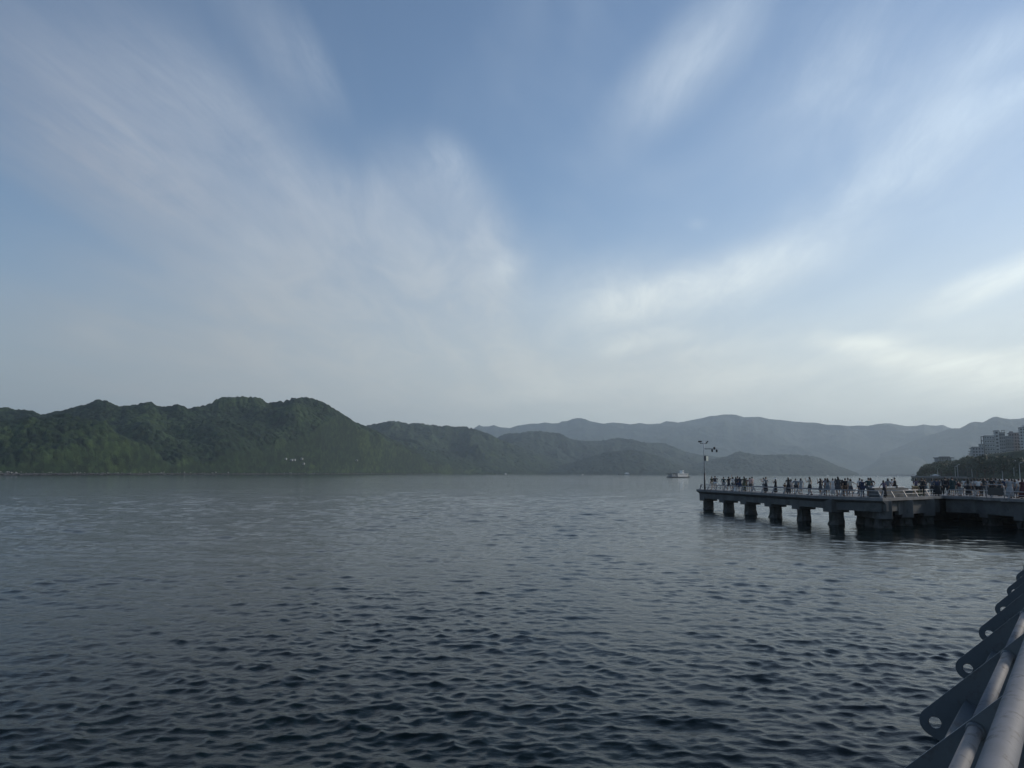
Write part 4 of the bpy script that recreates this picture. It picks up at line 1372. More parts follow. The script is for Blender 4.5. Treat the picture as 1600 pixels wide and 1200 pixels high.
def ferry():
    w0 = onz(1041, 746.6, 0); w1 = onz(1078.5, 746.6, 0)
    Y = (w0.y + w1.y) / 2; W = (w1.x - w0.x) * 1.22; sc_ = W / 37.5          # metres per picture pixel
    cx = (w0.x + w1.x) / 2
    t = thing('ferry', 'white cabined ferry with dark hull and small wheelhouse crossing the bay', 'ferry', (cx, Y, 0), R(40))
    def X(px): return (px - 1059.75) * sc_
    hull(W, 8, 1.35, .8, bow=.35, stern=.12).build('hull', m_hull, t)
    z0 = 1.36
    MB().box(X(1055), X(1071), -3.3, 3.3, z0, z0 + 3.6).build('cabin', m_white, t, bevel=.1)
    MB().box(X(1054), X(1073), -3.8, 3.8, z0 + 3.61, z0 + 3.9).build('cabin_roof', m_white, t)
    MB().box(X(1071.2), X(1073), -2.5, 2.5, z0, z0 + 3.3).build('bow_cabin', m_cream, t)
    for k in range(7):
        MB().box(X(1056.8 + k * 2.0), X(1057.5 + k * 2.0), -3.36, -3.2, z0 + 1.6, z0 + 2.7).build('window', m_window, t)
    # wheelhouse and funnel
    wh = MB().box(X(1064.2), X(1067), -1.8, 1.8, z0 + 3.92, z0 + 7.0).build('wheelhouse', m_white, t, bevel=.08)
    MB().box(X(1064.5), X(1066.7), -1.86, -1.7, z0 + 5.3, z0 + 5.9).build('window', m_window, wh)
    MB().box(X(1064.0), X(1067.2), -2, 2, z0 + 7.01, z0 + 7.2).build('roof', m_white, wh)
    # dark open stern deck under an awning
    MB().box(X(1044), X(1054.3), -3.6, 3.6, z0 + 3.75, z0 + 3.95).build('awning', m_roof, t)
    MB().box(X(1046.5), X(1053.5), -2.8, 2.8, z0, z0 + 3.0).build('engine_house', m_wallgrey, t)
    for px in (1044.6, 1048, 1051, 1054):
        for y in (-3.4, 3.4):
            MB().tube([(X(px), y, z0), (X(px), y, z0 + 3.75)], .1, 6).build('stanchion', m_darkmetal, t)
    MB().tube([(X(1062), 0, z0 + 3.9), (X(1062), 0, z0 + 6.2)], .08, 6).build('mast', m_steel, t)
    MB().beam((X(1071.5), -2.6, z0 + 3.5), (X(1075.5), -2.2, z0 + .6), .5, .2).build('gangway', m_steel, t)
    for px in (1073, 1075, 1077):
        MB().tube([(X(px), -2, z0), (X(px), -2, z0 + 1.3)], .07, 6).build('bulwark_post', m_darkmetal, t)
    m = MB().tube([(X(1071), -2.6, z0 + 1.3), (X(1078), -1, z0 + 1.3)], .06, 6)
    m.build('bow_rail', m_darkmetal, t)


ferry()


def cargo_boat():
    D = 2400
    a = at(965, 741, D); b = at(984, 741, D); W = b.x - a.x; s = W / 19
    t = thing('barge', 'low dark barge with white stern cabin far out before the dark hill', 'boat', ((a.x + b.x) / 2, D, 0), R(4))
    def X(px): return (px - 974.5) * s
    hull(W, 9, 2.2, 1, bow=.2, stern=.08).build('hull', m_hull, t)
    MB().box(X(976.2), X(982.8), -3.5, 3.5, 2.2, 5.4).build('cabin', m_white, t, bevel=.2)
    MB().box(X(978), X(981.5), -3, 3, 5.42, 8.0).build('wheelhouse', m_white, t, bevel=.2)
    MB().box(X(978.3), X(981.2), -3.1, -2.9, 6.3, 7.2).build('window', m_window, t)
    MB().tube([(X(979.5), 0, 8), (X(976), 0, 15)], .3, 6).build('derrick', m_darkmetal, t)
    MB().tube([(X(970), 0, 2.2), (X(970), 0, 9)], .25, 6).build('mast', m_darkmetal, t)


cargo_boat()


def launches():
    dat = [(1293, 743.9, 2300, 9, 'white launch left of the far water, level with the pier crowd centre'), (1334.5, 744.0, 2500, 6, 'small white boat between two other far white boats'),
           (1371, 744.6, 2000, 8, 'white boat nearest the pier notch on the far water'), (910.5, 741.3, 2100, 5, 'tiny white boat alone left of the barge'),
           (790, 739.6, 2300, 8, 'pale boat moored below the dark middle hills'), (1403, 744.8, 2300, 8, 'small pale boat left of the promenade tip')]
    for i, (px, py, D, L, lab) in enumerate(dat):
        p = at(px, py, D)
        t = thing('motor_boat', lab, 'boat', (p.x, D, 0), 0.45 + 0.08 * i, 'small white boats on the far water')
        hull(L, L * .32, L * .13, .4).build('hull', m_white, t)
        c = MB().box(-L * .2, L * .15, -L * .12, L * .12, L * .13, L * .36).build('cabin', m_white, t, bevel=.1)
        MB().box(-L * .15, L * .1, -L * .125, -L * .115, L * .2, L * .3).build('window', m_window, c)


launches()

# ------------------------------------------------------------------ people
MAT = {}


def cloth(col):
    k = tuple(round(c, 3) for c in col)
    if k not in MAT: MAT[k] = material('fabric', col, 0.85, 0.12, 8, spec=0.2)
    return MAT[k]


SKINS = [material('skin', c, 0.55, 0.06, 10) for c in ((0.42, 0.27, 0.19), (0.36, 0.22, 0.15), (0.47, 0.31, 0.23))]
HAIR = material('black_hair', (0.012, 0.011, 0.011), 0.45, 0.2, 30)
HAIRB = material('dark_brown_hair', (0.035, 0.022, 0.015), 0.5, 0.2, 30)
EYES = material('eye', (0.02, 0.015, 0.012), 0.3, 0.1, 10)
LIPS = material('lips', (0.30, 0.10, 0.09), 0.5, 0.1, 10)
SHOE = [cloth((0.03, 0.03, 0.035)), cloth((0.6, 0.6, 0.58)), cloth((0.15, 0.10, 0.07))]
PENDING = []
C = dict(black=(.028, .029, .033), navy=(.032, .043, .08), charcoal=(.07, .072, .08), slate=(.16, .18, .20), grey=(.30, .31, .32), pale=(.58, .58, .57), white=(.80, .79, .77),
         cream=(.55, .50, .42), teal=(.03, .06, .065), maroon=(.07, .025, .03), purple=(.11, .09, .14), olive=(.08, .09, .06), pink=(.45, .33, .32), brown=(.12, .08, .055), denim=(.08, .11, .17))

ARMS = {   # elbow and wrist for the right side (x mirrored for the left); figure faces +y
    'down': ((.235, -.02, 1.10), (.255, .04, .84)),
    'phone': ((.235, .17, 1.17), (.10, .36, 1.43)),
    'hips': ((.33, -.05, 1.15), (.17, .06, .98)),
    'lean': ((.27, .24, 1.10), (.22, .45, .98)),
    'up': ((.33, .08, 1.50), (.34, .14, 1.77)),
    'out': ((.41, .06, 1.20), (.64, .12, 1.06)),
    'cross': ((.27, .08, 1.10), (-.04, .24, 1.14)),
    'chest': ((.26, .06, 1.10), (.09, .26, 1.22)),
    'face': ((.25, .16, 1.14), (.12, .24, 1.46)),
}


def skin_obj(name, verts, edges, rad, mat, parent, root=0, levels=1):
    me = bpy.data.meshes.new(name)
    me.from_pydata([tuple(v) for v in verts], edges, [])
    me.materials.append(mat)
    o = bpy.data.objects.new(name, me); COL.objects.link(o); o.parent = parent
    md = o.modifiers.new('skin', 'SKIN'); md.use_smooth_shade = True; md.branch_smoothing = 0.6
    sv = me.skin_vertices[0].data
    for i, r_ in enumerate(rad):
        sv[i].radius = r_ if hasattr(r_, '__len__') else (r_, r_)
        sv[i].use_root = (i == root)
    ss = o.modifiers.new('sub', 'SUBSURF'); ss.levels = levels; ss.render_levels = levels
    PENDING.append(o)
    return o


def person(px, Y, face, h, top, bottom, hair, arml, armr, label, legs='stand', bend=0.0, wide=1.0, sleeves='short', zbase=None, hatcol=None, tc='black', bc='black'):
    """face: heading in degrees, 0 looks away from the camera, 90 to the right, 180 to the camera"""
    x = Y * ray(px, 760).x / ray(px, 760).y
    t = thing('person', label, 'person', (x, Y, ZD if zbase is None else zbase), -R(face), 'people standing on the pier')
    k = h / 1.66 * 1.04
    t.scale = (k, k, k)
    rg = random.Random(int(px * 10))
    skin = rg.choice(SKINS)
    cb, sb = math.cos(bend), math.sin(bend)

    def B(p):           # bend the upper body forward about the hips
        x_, y_, z_ = p
        if z_ <= .92: return Vector(p)
        dz = z_ - .92
        return Vector((x_, y_ * cb + dz * sb, .92 + dz * cb - y_ * sb))
    w = wide * 1.2
    V = [(0, 0, .95), (0, .0, 1.10), (0, -.01, 1.28), (0, -.01, 1.40), (0, .005, 1.47), (0, .02, 1.55), (0, .01, 1.62)]
    Rr = [(.135 * w, .10 * w), (.115 * w, .09 * w), (.135 * w, .095 * w), (.075, .065), (.048, .050), (.070, .080), (.062, .070)]
    E = [(0, 1), (1, 2), (2, 3), (3, 4), (4, 5), (5, 6)]
    hands = []
    arms_pts = []
    for sgn, pose in ((-1, arml), (1, armr)):
        el, wr = ARMS[pose]
        sh = (sgn * .165 * w, -.01, 1.375)
        el = (sgn * el[0] * (1 if w < 1.1 else 1.08), el[1] + rg.uniform(-.02, .02), el[2]); wr = (sgn * wr[0], wr[1], wr[2] + rg.uniform(-.02, .02))
        i = len(V)
        hd = Vector(wr) + (Vector(wr) - Vector(el)).normalized() * .09
        V += [sh, el, wr, tuple(hd)]
        Rr += [.058, .040, .027, (.038, .022)]
        E += [(3, i), (i, i + 1), (i + 1, i + 2), (i + 2, i + 3)]
        arms_pts.append((sh, el, wr))
        hands.append((sgn, Vector(wr), hd))
    st = .0
    feet = []
    for sgn in (-1, 1):
        if legs == 'stride': kn = (sgn * .095, .06 + sgn * .12, .51); an = (sgn * .09, -.02 + sgn * .25, .09)
        elif legs == 'wide': kn = (sgn * .15, .02, .50); an = (sgn * .20, 0, .08)
        elif legs == 'close': kn = (sgn * .075, .02, .50); an = (sgn * .07, 0, .08)
        else: kn = (sgn * .10, .03 + (.05 if sgn > 0 else 0), .50); an = (sgn * .115, 0.0 + (.04 if sgn > 0 else 0), .08)
        hp = (sgn * .085 * w, 0, .88)
        i = len(V)
        toe = (an[0] * 1.08, an[1] + .17, .035)
        V += [hp, kn, an, toe]
        Rr += [.085 * w, .055, .038, (.038, .028)]
        E += [(0, i), (i, i + 1), (i + 1, i + 2), (i + 2, i + 3)]
        feet.append((hp, kn, an, toe))
    Vb = [B(v) for v in V]
    # merge order keeps vertex 0 (pelvis) the root
    body = skin_obj('body', Vb, E, Rr, skin, t, 0)
    # face and fingers are added to the same mesh when the modifiers are applied
    extra = MB()
    def fa(p): return B(p)
    for sx in (-1, 1):
        c = fa((sx * .028, .092, 1.575)); extra.lathe([(.002, -.010), (.010, -.004), (.010, .004), (.002, .010)], 6, 1, tuple(c))
        c = fa((sx * .074, .015, 1.57)); extra.lathe([(.006, -.03), (.016, -.01), (.018, .012), (.008, .03)], 6, 0, tuple(c), .5, 1)
    n0 = fa((0, .09, 1.585)); n1 = fa((-.014, .092, 1.545)); n2 = fa((.014, .092, 1.545)); n3 = fa((0, .118, 1.55))
    extra.add([n0, n1, n2, n3], [(0, 1, 3), (0, 3, 2), (1, 2, 3)], 0)
    c = fa((0, .088, 1.518)); extra.box(c.x - .022, c.x + .022, c.y - .006, c.y + .006, c.z - .007, c.z + .007, 2)
    for sgn, wr, hd in hands:
        wr = B(wr); hd = B(hd)
        d = (hd - wr).normalized(); s = d.cross(Vector((0, 0, 1)))
        if s.length < .2: s = d.cross(Vector((0, 1, 0)))
        s.normalize(); cdir = s.cross(d)
        for q in range(4):
            ln = (.070, .078, .074, .058)[q]
            b0 = hd - d * .03 + s * ((q - 1.5) * .019)
            extra.tube([b0, b0 + d * (.03 + ln * .5) - cdir * .006 * q, b0 + d * (.03 + ln * .85) - cdir * (.03 + .004 * q)], [.0095, .0085, .006], 5, 0)
        b0 = wr + d * .03 + s * (.028 * sgn)
        extra.tube([b0, b0 + d * .03 + s * (.03 * sgn), b0 + d * .062 + s * (.036 * sgn)], [.012, .010, .007], 5, 0)
    body['_x'] = 1
    EXTRA[body.name] = (extra, [skin, EYES, LIPS])
    # ---- upper garment
    tv = [(0, 0, .93), (0, 0, 1.10), (0, -.01, 1.28), (0, -.01, 1.41)]
    trr = [(.150 * w, .118 * w), (.132 * w, .108 * w), (.152 * w, .112 * w), (.085, .078)]
    te = [(0, 1), (1, 2), (2, 3)]
    for sh, el, wr in arms_pts:
        i = len(tv)
        if sleeves == 'long':
            tv += [sh, el, tuple(Vector(el).lerp(Vector(wr), .9))]; trr += [.074, .055, .040]; te += [(3, i), (i, i + 1), (i + 1, i + 2)]
        elif sleeves == 'short':
            tv += [sh, tuple(Vector(sh).lerp(Vector(el), .62))]; trr += [.076, .064]; te += [(3, i), (i, i + 1)]
    skin_obj('top' if top != 'dress' else 'bodice', [B(v) for v in tv], te, trr, cloth(C[tc]), t, 0)
    # ---- lower garment
    if bottom in ('trousers', 'shorts'):
        lv = [(0, 0, .95)]; lr = [(.148 * w, .115 * w)]; le = []
        for hp, kn, an, toe in feet:
            i = len(lv)
            if bottom == 'trousers':
                lv += [hp, kn, (an[0], an[1], .11)]; lr += [.098 * w, .076, .066]; le += [(0, i), (i, i + 1), (i + 1, i + 2)]
            else:
                lv += [hp, tuple(Vector(hp).lerp(Vector(kn), .72))]; lr += [.104 * w, .092]; le += [(0, i), (i, i + 1)]
        skin_obj(bottom, lv, le, lr, cloth(C[bc]), t, 0)
    else:
        zl = {'skirt': .52, 'long_skirt': .14}[bottom]
        m = MB(); n = 16; vs = []; prof = [(.112 * w, 1.02), (.142 * w, .94), (.165 * w, .84), (.19 * w, (.84 + zl) / 2), (.225 * w, zl + .02), (.215 * w, zl)]
        for j, (r_, z_) in enumerate(prof):
            for q in range(n):
                a = 2 * math.pi * q / n
                f = 1 + .09 * math.sin(a * 5 + px) * max(0, j - 1) / 4
                vs.append((r_ * f * math.cos(a), r_ * f * .82 * math.sin(a) + (.02 if j > 2 else 0), z_))
        fs = [(i * n + q, (i + 1) * n + q, (i + 1) * n + (q + 1) % n, i * n + (q + 1) % n) for i in range(len(prof) - 1) for q in range(n)]
        m.add(vs, fs).build('skirt', cloth(C[bc]), t, True)
    # ---- shoes
    for hp, kn, an, toe in feet:
        MB().tube([(an[0], an[1] - .05, .04), (an[0], an[1] + .03, .048), (toe[0], toe[1] - .03, .040), (toe[0], toe[1] + .03, .030)], [.040, .048, .046, .026], 8).build('shoe', rg.choice(SHOE), t, True)
    # ---- hair
    hm = HAIR if rg.random() < .7 else HAIRB
    m = MB(); n = 14
    prof = [(.012, .145), (.06, .130), (.088, .10), (.100, .055), (.100, .01), (.094, -.035)]
    vs = []
    for r_, z_ in prof:
        for q in range(n):
            a = 2 * math.pi * q / n
            fr = math.sin(a)          # + is forward: the face stays open
            zz = z_ if fr < .35 or z_ > .06 else .062
            rr = r_ if not (fr >= .35 and z_ <= .06) else .088
            vs.append(tuple(B((rr * .86 * math.cos(a), .018 + rr * (1.0 if fr < 0 else .86) * math.sin(a), 1.555 + zz))))
    fs = [(i * n + q, i * n + (q + 1) % n, (i + 1) * n + (q + 1) % n, (i + 1) * n + q) for i in range(len(prof) - 1) for q in range(n)]
    fs = [f[::-1] for f in fs] + [tuple(range(n))]
    m.add(vs, fs)
    if hair == 'long':
        rr_ = [(.085, 1.55), (.095, 1.46), (.10, 1.36), (.09, 1.25), (.06, 1.16)]
        vs = []
        for r_, z_ in rr_:
            for q in range(10):
                a = 2 * math.pi * q / 10
                vs.append(tuple(B((r_ * math.cos(a) * 1.05, -.075 + .032 * math.sin(a) - .045 * max(0, 1.5 - z_), z_))))
        m.add(vs, [(i * 10 + q, (i + 1) * 10 + q, (i + 1) * 10 + (q + 1) % 10, i * 10 + (q + 1) % 10) for i in range(4) for q in range(10)] + [tuple(40 + q for q in range(10))])
    elif hair == 'bun':
        c = B((0, -.10, 1.62)); m.lathe([(.01, -.045), (.04, -.03), (.05, 0), (.04, .03), (.01, .045)], 8, 0, tuple(c))
    elif hair == 'bob':
        vs = []
        for r_, z_ in [(.10, 1.57), (.106, 1.50), (.098, 1.44)]:
            for q in range(10):
                a = math.pi * .88 + math.pi * 1.24 * q / 9
                vs.append(tuple(B((r_ * math.cos(a), .01 + r_ * math.sin(a), z_))))
        m.add(vs, [(i * 10 + q, i * 10 + q + 1, (i + 1) * 10 + q + 1, (i + 1) * 10 + q) for i in range(2) for q in range(9)])
    m.build('hair', hm, t, True)
    if hatcol:
        c = B((0, .01, 1.64))
        MB().lathe([(.19, -.02), (.20, -.005), (.105, .012), (.10, .07), (.07, .105), (.01, .11)], 16, 0, tuple(c)).build('sun_hat', cloth(C[hatcol]), t, True)
    if 'phone' in (arml, armr) and 'holding' in label:
        # the phone is a thing of its own, held in front of the face
        q = Matrix.Rotation(-R(face), 4, 'Z')
        off = q @ (B((0.0, .44, 1.50)) * k)
        ph = MB().box(-.075, .075, -.005, .005, -.04, .04).build('phone', m_darkmetal)
        ph.location = Vector((x, Y, t.location.z)) + off; ph.rotation_euler = (0, 0, -R(face))
        tag(ph, 'dark phone in the raised hands of the ' + ' '.join(label.split(' holding')[0].split()[:6]), 'phone')
    return t


EXTRA = {}
AE = edge_y
P = person
# picture column, distance, heading, height, upper, lower, hair, left arm, right arm, label
P(1112.6, AE(1112.6) + 3.0, -20, 1.66, 'top', 'shorts', 'short', 'down', 'down', 'person in grey-green shirt and pale shorts, leftmost on the pier', tc='olive', bc='cream')
P(1117.6, AE(1117.6) + 1.6, 10, 1.72, 'top', 'shorts', 'short', 'down', 'hips', 'person in dark tee with hand on hip next to the leftmost one', tc='charcoal', bc='pale', wide=1.15)
P(1131.0, AE(1131) + 2.2, 5, 1.62, 'top', 'shorts', 'short', 'hips', 'hips', 'person alone in dark teal tee with both elbows out', tc='teal', bc='grey', wide=1.1)
P(1139.0, AE(1139) + 1.5, 60, 1.66, 'dress', 'skirt', 'bun', 'down', 'up', 'person in dark dress raising one arm above the head', tc='black', bc='black', legs='stride')
P(1145.3, AE(1145) + 3.4, -40, 1.62, 'top', 'shorts', 'bob', 'phone', 'phone', 'person in pale top holding a phone up left of the dark huddle', tc='pale', bc='slate')
P(1150.0, AE(1150) + 4.4, -15, 1.60, 'top', 'trousers', 'bob', 'chest', 'down', 'shorter person in grey at the left of the dark huddle', tc='slate', bc='charcoal')
P(1152.9, AE(1153) + 2.0, 20, 1.72, 'top', 'trousers', 'short', 'down', 'hips', 'tall person in black at the centre of the dark huddle', tc='black', bc='navy', sleeves='long', wide=1.12)
P(1156.3, AE(1156) + 1.4, 35, 1.66, 'dress', 'skirt', 'long', 'lean', 'down', 'person in flared dark dress at the right of the dark huddle', tc='navy', bc='navy', wide=1.08)
P(1163.0, AE(1163) + 2.4, -10, 1.72, 'dress', 'long_skirt', 'long', 'chest', 'down', 'person in grey-green long dress with long hair right of the huddle', tc='olive', bc='olive')
P(1166.3, AE(1166) + 4.0, 40, 1.52, 'dress', 'skirt', 'long', 'down', 'out', 'slim person in black close behind the grey-green dress', tc='black', bc='black')
P(1172.2, AE(1172) + 2.0, 15, 1.60, 'top', 'shorts', 'bun', 'face', 'down', 'person in dusty pink top with hand at face', tc='pink', bc='charcoal')
P(1175.6, AE(1175) + 4.2, -30, 1.68, 'top', 'trousers', 'short', 'phone', 'phone', 'person in pale pink shirt holding a phone beside the dusty pink top', tc='pink', bc='grey')
P(1193.6, AE(1193) + 3.8, -60, 1.60, 'top', 'shorts', 'bob', 'face', 'phone', 'shorter person in pale top facing left beside the long black skirt', tc='pale', bc='slate')
P(1197.0, AE(1197) + 1.7, -35, 1.68, 'top', 'long_skirt', 'short', 'phone', 'hips', 'person in grey-green top and long black skirt facing left', tc='slate', bc='black')
P(1212.0, AE(1212) + 1.6, -50, 1.52, 'top', 'long_skirt', 'bob', 'face', 'down', 'person in black with white sun hat standing alone', tc='black', bc='black', hatcol='white')
P(1226.2, AE(1226) + 1.8, -20, 1.10, 'top', 'shorts', 'short', 'chest', 'down', 'child in brownish clothes standing in front of a long haired adult', tc='brown', bc='cream')
P(1232.0, AE(1232) + 1.4, 10, 1.68, 'top', 'long_skirt', 'long', 'down', 'down', 'person with very long black hair and long dark skirt behind the child', tc='charcoal', bc='black')
P(1236.2, AE(1236) + 4.2, 60, 1.50, 'dress', 'skirt', 'bob', 'hips', 'down', 'person in pale grey half hidden behind the very long black hair', tc='pale', bc='grey')
P(1244.2, AE(1244) + 2.0, 5, 1.58, 'top', 'shorts', 'short', 'lean', 'lean', 'person in grey tee leaning forward on the rail', tc='slate', bc='charcoal', bend=.25, wide=1.2, legs='wide')
P(1251.6, AE(1251) + 2.4, -8, 1.60, 'dress', 'skirt', 'bob', 'down', 'down', 'person in plain grey dress right of the leaning one', tc='grey', bc='grey')
P(1265.4, AE(1265) + 1.6, -40, 1.74, 'top', 'skirt', 'long', 'phone', 'down', 'tall person in cream blouse and black shorts skirt holding a phone', tc='cream', bc='black', legs='stride')
P(1282.2, AE(1282) + 1.8, -30, 1.62, 'dress', 'skirt', 'long', 'face', 'down', 'person in dark dress with long hair, hand raised to the left', tc='charcoal', bc='charcoal')
P(1290.0, AE(1290) + 3.2, -10, 1.64, 'top', 'trousers', 'bob', 'phone', 'down', 'person in mauve grey top, left of a close pair', tc='purple', bc='slate')
P(1293.4, AE(1293) + 1.6, 15, 1.66, 'dress', 'skirt', 'long', 'down', 'down', 'person in grey dress with long hair, right of a close pair', tc='grey', bc='slate', wide=1.12)
P(1301.6, AE(1301) + 3.0, 20, 1.62, 'top', 'long_skirt', 'short', 'chest', 'chest', 'person in pale top left of the tall dark coat', tc='pale', bc='pale')
P(1305.8, AE(1306) + 3.6, 0, 1.62, 'top', 'trousers', 'bob', 'down', 'down', 'person in taupe top half hidden by the tall dark coat', tc='brown', bc='grey')
P(1309.8, AE(1310) + 1.4, 10, 1.80, 'top', 'skirt', 'long', 'down', 'down', 'tallest person in long charcoal coat with long hair', tc='charcoal', bc='charcoal', wide=1.3, sleeves='long')
P(1316.8, AE(1317) + 4.0, -10, 1.52, 'top', 'trousers', 'bob', 'down', 'down', 'short person right behind the charcoal coat', tc='black', bc='charcoal')
P(1321.0, AE(1321) + 1.7, -5, 1.66, 'top', 'shorts', 'short', 'down', 'down', 'person in black tee next to a cream blouse', tc='black', bc='brown', wide=1.1)
P(1325.3, AE(1325) + 3.6, 20, 1.68, 'top', 'trousers', 'short', 'hips', 'down', 'person in cream shirt behind the black tee', tc='cream', bc='slate')
P(1329.2, AE(1329) + 1.6, 25, 1.62, 'top', 'skirt', 'bob', 'down', 'out', 'person in cream blouse and dark skirt reaching an arm to the right', tc='cream', bc='charcoal')
P(1343.8, AE(1344) + 3.6, 0, 1.68, 'top', 'trousers', 'short', 'down', 'down', 'person in pale top behind the navy jacket', tc='pale', bc='navy')
P(1347.4, AE(1347) + 1.2, 5, 1.58, 'top', 'trousers', 'short', 'down', 'hips', 'broad person in navy jacket and dark trousers at the rail', tc='navy', bc='navy', wide=1.35, sleeves='long')
P(1357.4, AE(1357) + 1.6, -10, 1.72, 'top', 'shorts', 'short', 'hips', 'down', 'broad person in dark green tee, left of a pair by the rail', tc='teal', bc='slate', wide=1.3)
P(1360.8, AE(1361) + 3.0, 10, 1.72, 'top', 'shorts', 'bob', 'down', 'hips', 'person in black top, right of a pair by the rail', tc='black', bc='grey', wide=1.2)
P(1381.6, AE(1382) + 1.2, -15, 1.52, 'top', 'long_skirt', 'bob', 'lean', 'down', 'person in purple grey top and long dark skirt at the notch corner', tc='purple', bc='black', bend=.12)
P(1387.0, AE(1387) + 5.6, 60, 1.66, 'top', 'trousers', 'bob', 'chest', 'lean', 'person in grey top facing right behind the stepped bench', tc='slate', bc='charcoal', bend=.1)
P(1393.9, AE(1394) + 6.2, 70, 1.62, 'top', 'trousers', 'short', 'down', 'chest', 'person in white shirt behind the stepped bench', tc='white', bc='white')
P(1398.3, AE(1398) + 5.0, -55, 1.74, 'top', 'trousers', 'short', 'chest', 'hips', 'person in black tee facing left behind the stepped bench', tc='black', bc='black', wide=1.2)
P(1431.6, AE(1432) + 4.8, 30, 1.66, 'top', 'skirt', 'bob', 'chest', 'down', 'person in mauve grey blouse beside the planter box', tc='purple', bc='charcoal')
P(1440.6, AE(1441) + 1.5, 50, 1.70, 'top', 'trousers', 'short', 'down', 'phone', 'person in black facing right holding a phone, right of the planter box', tc='black', bc='black', wide=1.15)
P(1463.6, AE(1464) + 1.2, 10, 1.66, 'top', 'long_skirt', 'short', 'hips', 'down', 'broad person in dark slate jacket at the rail left of the inner corner', tc='navy', bc='black', wide=1.5, sleeves='long')
P(1472.2, AE(1472) + 3.4, 0, 1.58, 'top', 'trousers', 'bob', 'face', 'down', 'slim person seen between the slate jacket and a black suit', tc='slate', bc='black')
P(1477.4, AE(1477) + 1.5, 15, 1.78, 'top', 'trousers', 'short', 'down', 'down', 'tall person all in black with legs apart at the rail', tc='black', bc='black', wide=1.15, sleeves='long', legs='wide')
P(1488.4, AE(1488) + 1.6, -5, 1.80, 'top', 'skirt', 'short', 'down', 'down', 'tall person in straight dark green coat', tc='teal', bc='teal', wide=1.25, sleeves='long')
P(1500.6, AE(1500) + 1.2, -20, 1.50, 'top', 'trousers', 'short', 'lean', 'lean', 'person in dull maroon top bending over the rail', tc='maroon', bc='grey', bend=.45, wide=1.25)
P(1512.6, AE(1512) + 1.8, 25, 1.68, 'top', 'long_skirt', 'long', 'chest', 'down', 'person with black hair in grey top and dark long skirt', tc='slate', bc='black')
P(1518.3, AE(1518) + 3.2, -30, 1.62, 'top', 'skirt', 'bob', 'face', 'down', 'person in pale floral shirt behind the long dark skirt', tc='grey', bc='black', wide=1.1)
P(1523.3, AE(1523) + 4.4, 0, 1.70, 'top', 'trousers', 'bob', 'down', 'down', 'person in grey half hidden by the pale tee', tc='grey', bc='grey')
P(1528.4, AE(1528) + 2.0, 5, 1.66, 'top', 'shorts', 'short', 'down', 'hips', 'broad person in pale grey tee and black shorts', tc='pale', bc='black', wide=1.4)
P(1537.0, AE(1537) + 4.0, 40, 1.74, 'top', 'trousers', 'long', 'down', 'face', 'person in charcoal left of the tubular frame', tc='charcoal', bc='charcoal')
P(1549.8, AE(1550) + 6.5, 10, 1.74, 'top', 'trousers', 'short', 'down', 'down', 'person in black seen above the tubular frame', tc='black', bc='black', wide=1.15)
P(1556.4, AE(1556) + 9.0, -10, 1.74, 'top', 'trousers', 'bob', 'down', 'face', 'person in slate seen above the right half of the tubular frame', tc='slate', bc='charcoal')
P(1577.4, AE(1577) + 1.4, 10, 1.74, 'dress', 'long_skirt', 'short', 'down', 'down', 'person with black hair in a long pale grey dress', tc='grey', bc='grey', wide=1.35)
P(1586.0, AE(1586) + 3.4, 10, 1.66, 'top', 'trousers', 'bob', 'hips', 'down', 'person in slate between the long grey dress and the right edge', tc='slate', bc='charcoal')
P(1592.2, AE(1592) + 2.6, -15, 1.74, 'top', 'skirt', 'short', 'down', 'down', 'person in pale shirt near the right edge of the picture', tc='pale', bc='slate', wide=1.3)
P(1445.5, AE(1445) + 4.5, -30, 1.64, 'top', 'trousers', 'bob', 'chest', 'down', 'person in dark top half hidden left of the wide slate jacket', tc='charcoal', bc='slate')
P(1456.5, AE(1456) + 3.6, 20, 1.62, 'top', 'trousers', 'short', 'down', 'down', 'person in grey top just left of the wide slate jacket', tc='slate', bc='black')
P(1482.6, AE(1482) + 3.8, -15, 1.66, 'top', 'trousers', 'bob', 'down', 'face', 'person in mauve seen between the black suit and the green coat', tc='purple', bc='black')
P(1494.8, AE(1494) + 4.2, 10, 1.64, 'top', 'trousers', 'short', 'chest', 'down', 'person in slate seen between the green coat and the maroon top', tc='slate', bc='charcoal')
P(1507.2, AE(1507) + 4.4, 35, 1.68, 'top', 'shorts', 'bob', 'phone', 'down', 'person in pale top behind the bending maroon one', tc='pale', bc='charcoal')
P(1533.0, AE(1533) + 5.2, -20, 1.70, 'top', 'trousers', 'short', 'down', 'down', 'person in black between the pale tee and the charcoal one', tc='black', bc='black')
P(1543.8, AE(1544) + 8.0, 15, 1.70, 'top', 'trousers', 'bob', 'down', 'down', 'person in grey behind the left corner of the tubular frame', tc='grey', bc='slate')
P(1562.6, AE(1562) + 7.0, -10, 1.66, 'top', 'skirt', 'long', 'chest', 'down', 'person with long hair behind the right end of the tubular frame', tc='charcoal', bc='black')
P(1570.4, AE(1570) + 4.6, 30, 1.72, 'top', 'trousers', 'short', 'down', 'hips', 'person in navy left of the long grey dress', tc='navy', bc='charcoal')
P(1581.6, AE(1582) + 6.0, -25, 1.68, 'top', 'trousers', 'bob', 'face', 'down', 'person in pale top behind the long grey dress', tc='pale', bc='slate')
P(1597.8, AE(1597.8) + 1.4, 0, 1.70, 'dress', 'long_skirt', 'bob', 'down', 'down', 'rightmost person in dark maroon dress', tc='maroon', bc='maroon', wide=1.25)

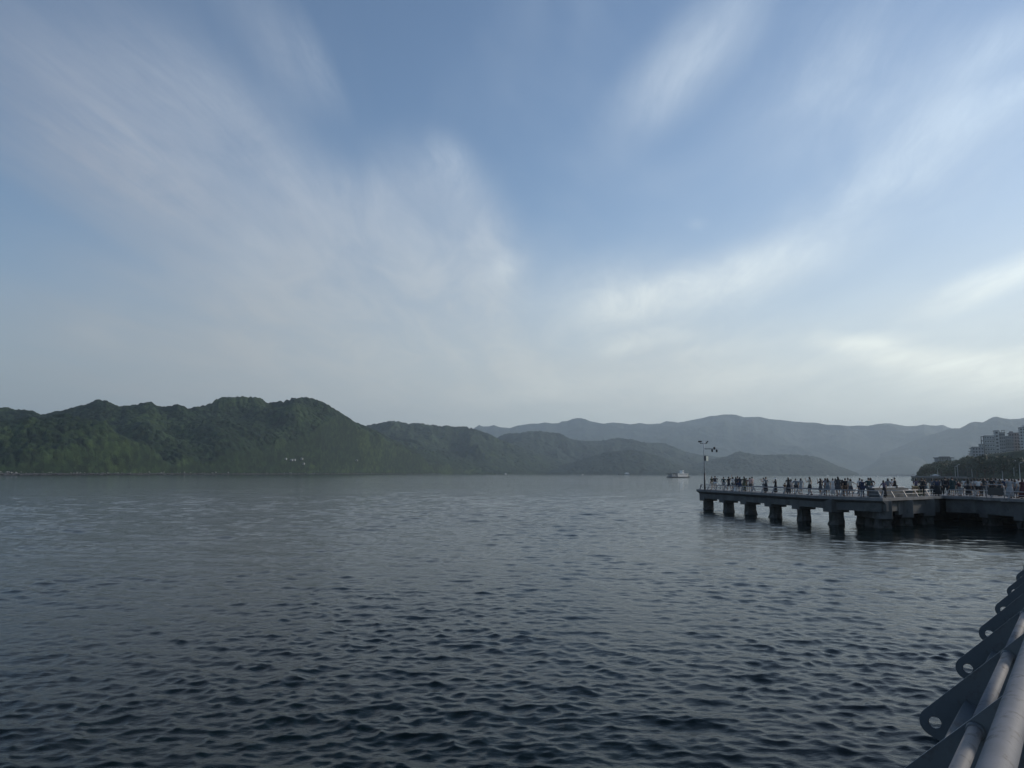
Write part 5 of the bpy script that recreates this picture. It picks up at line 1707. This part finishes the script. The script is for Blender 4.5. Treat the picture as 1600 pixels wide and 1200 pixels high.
# apply the skins in one go
bpy.context.view_layer.update()
dg = bpy.context.evaluated_depsgraph_get()
new = []
for o in PENDING:
    me = bpy.data.meshes.new_from_object(o.evaluated_get(dg), preserve_all_data_layers=False, depsgraph=dg)
    new.append((o, me))
for o, me in new:
    o.modifiers.clear()
    o.data = me
    if o.name in EXTRA:
        ex, mats = EXTRA[o.name]
        bm = bmesh.new(); bm.from_mesh(me)
        me.materials.clear()
        for m_ in mats: me.materials.append(m_)
        base = [bm.verts.new(v) for v in ex.v]
        for f, mi in zip(ex.f, ex.mi):
            try:
                fc = bm.faces.new([base[i] for i in f]); fc.material_index = mi; fc.smooth = True
            except ValueError: pass
        bm.to_mesh(me); bm.free()
        if '_x' in o: del o['_x']

# small belongings
p_ = Vector((AE(1149.3) + .9) * np.array([ray(1149.3, 765).x / ray(1149.3, 765).y, 1, 0]))
bag = thing('tote_bag', 'bright white tote bag standing on the deck before the dark huddle', 'bag', (p_.x, p_.y, ZD), .4)
MB().add([(-.2, -.09, 0), (.2, -.09, 0), (.2, .09, 0), (-.2, .09, 0), (-.14, -.04, .52), (.14, -.04, .52), (.14, .04, .52), (-.14, .04, .52)],
         [(0, 3, 2, 1), (4, 5, 6, 7), (0, 1, 5, 4), (1, 2, 6, 5), (2, 3, 7, 6), (3, 0, 4, 7)]).build('bag_body', m_fabricwhite, bag)
MB().tube([(-.08, 0, .5), (-.06, 0, .64), (.06, 0, .64), (.08, 0, .5)], .012, 6).build('handle', m_fabricwhite, bag)

# ------------------------------------------------------------------ haze
hz = MB().box(-9000, 9000, -400, 9500, -10.0, 680.0).build('haze', m_white)
hz.data.materials.clear()
mh = bpy.data.materials.new('air'); mh.use_nodes = True
mh.node_tree.nodes.clear()
oo = mh.node_tree.nodes.new('ShaderNodeOutputMaterial'); pv = mh.node_tree.nodes.new('ShaderNodeVolumePrincipled')
pv.inputs['Color'].default_value = (0.72, 0.86, 0.965, 1)
pv.inputs['Density'].default_value = 0.000115
pv.inputs['Anisotropy'].default_value = 0.25
mh.node_tree.links.new(pv.outputs[0], oo.inputs['Volume'])
hz.data.materials.append(mh)
tag(hz, kind='stuff')
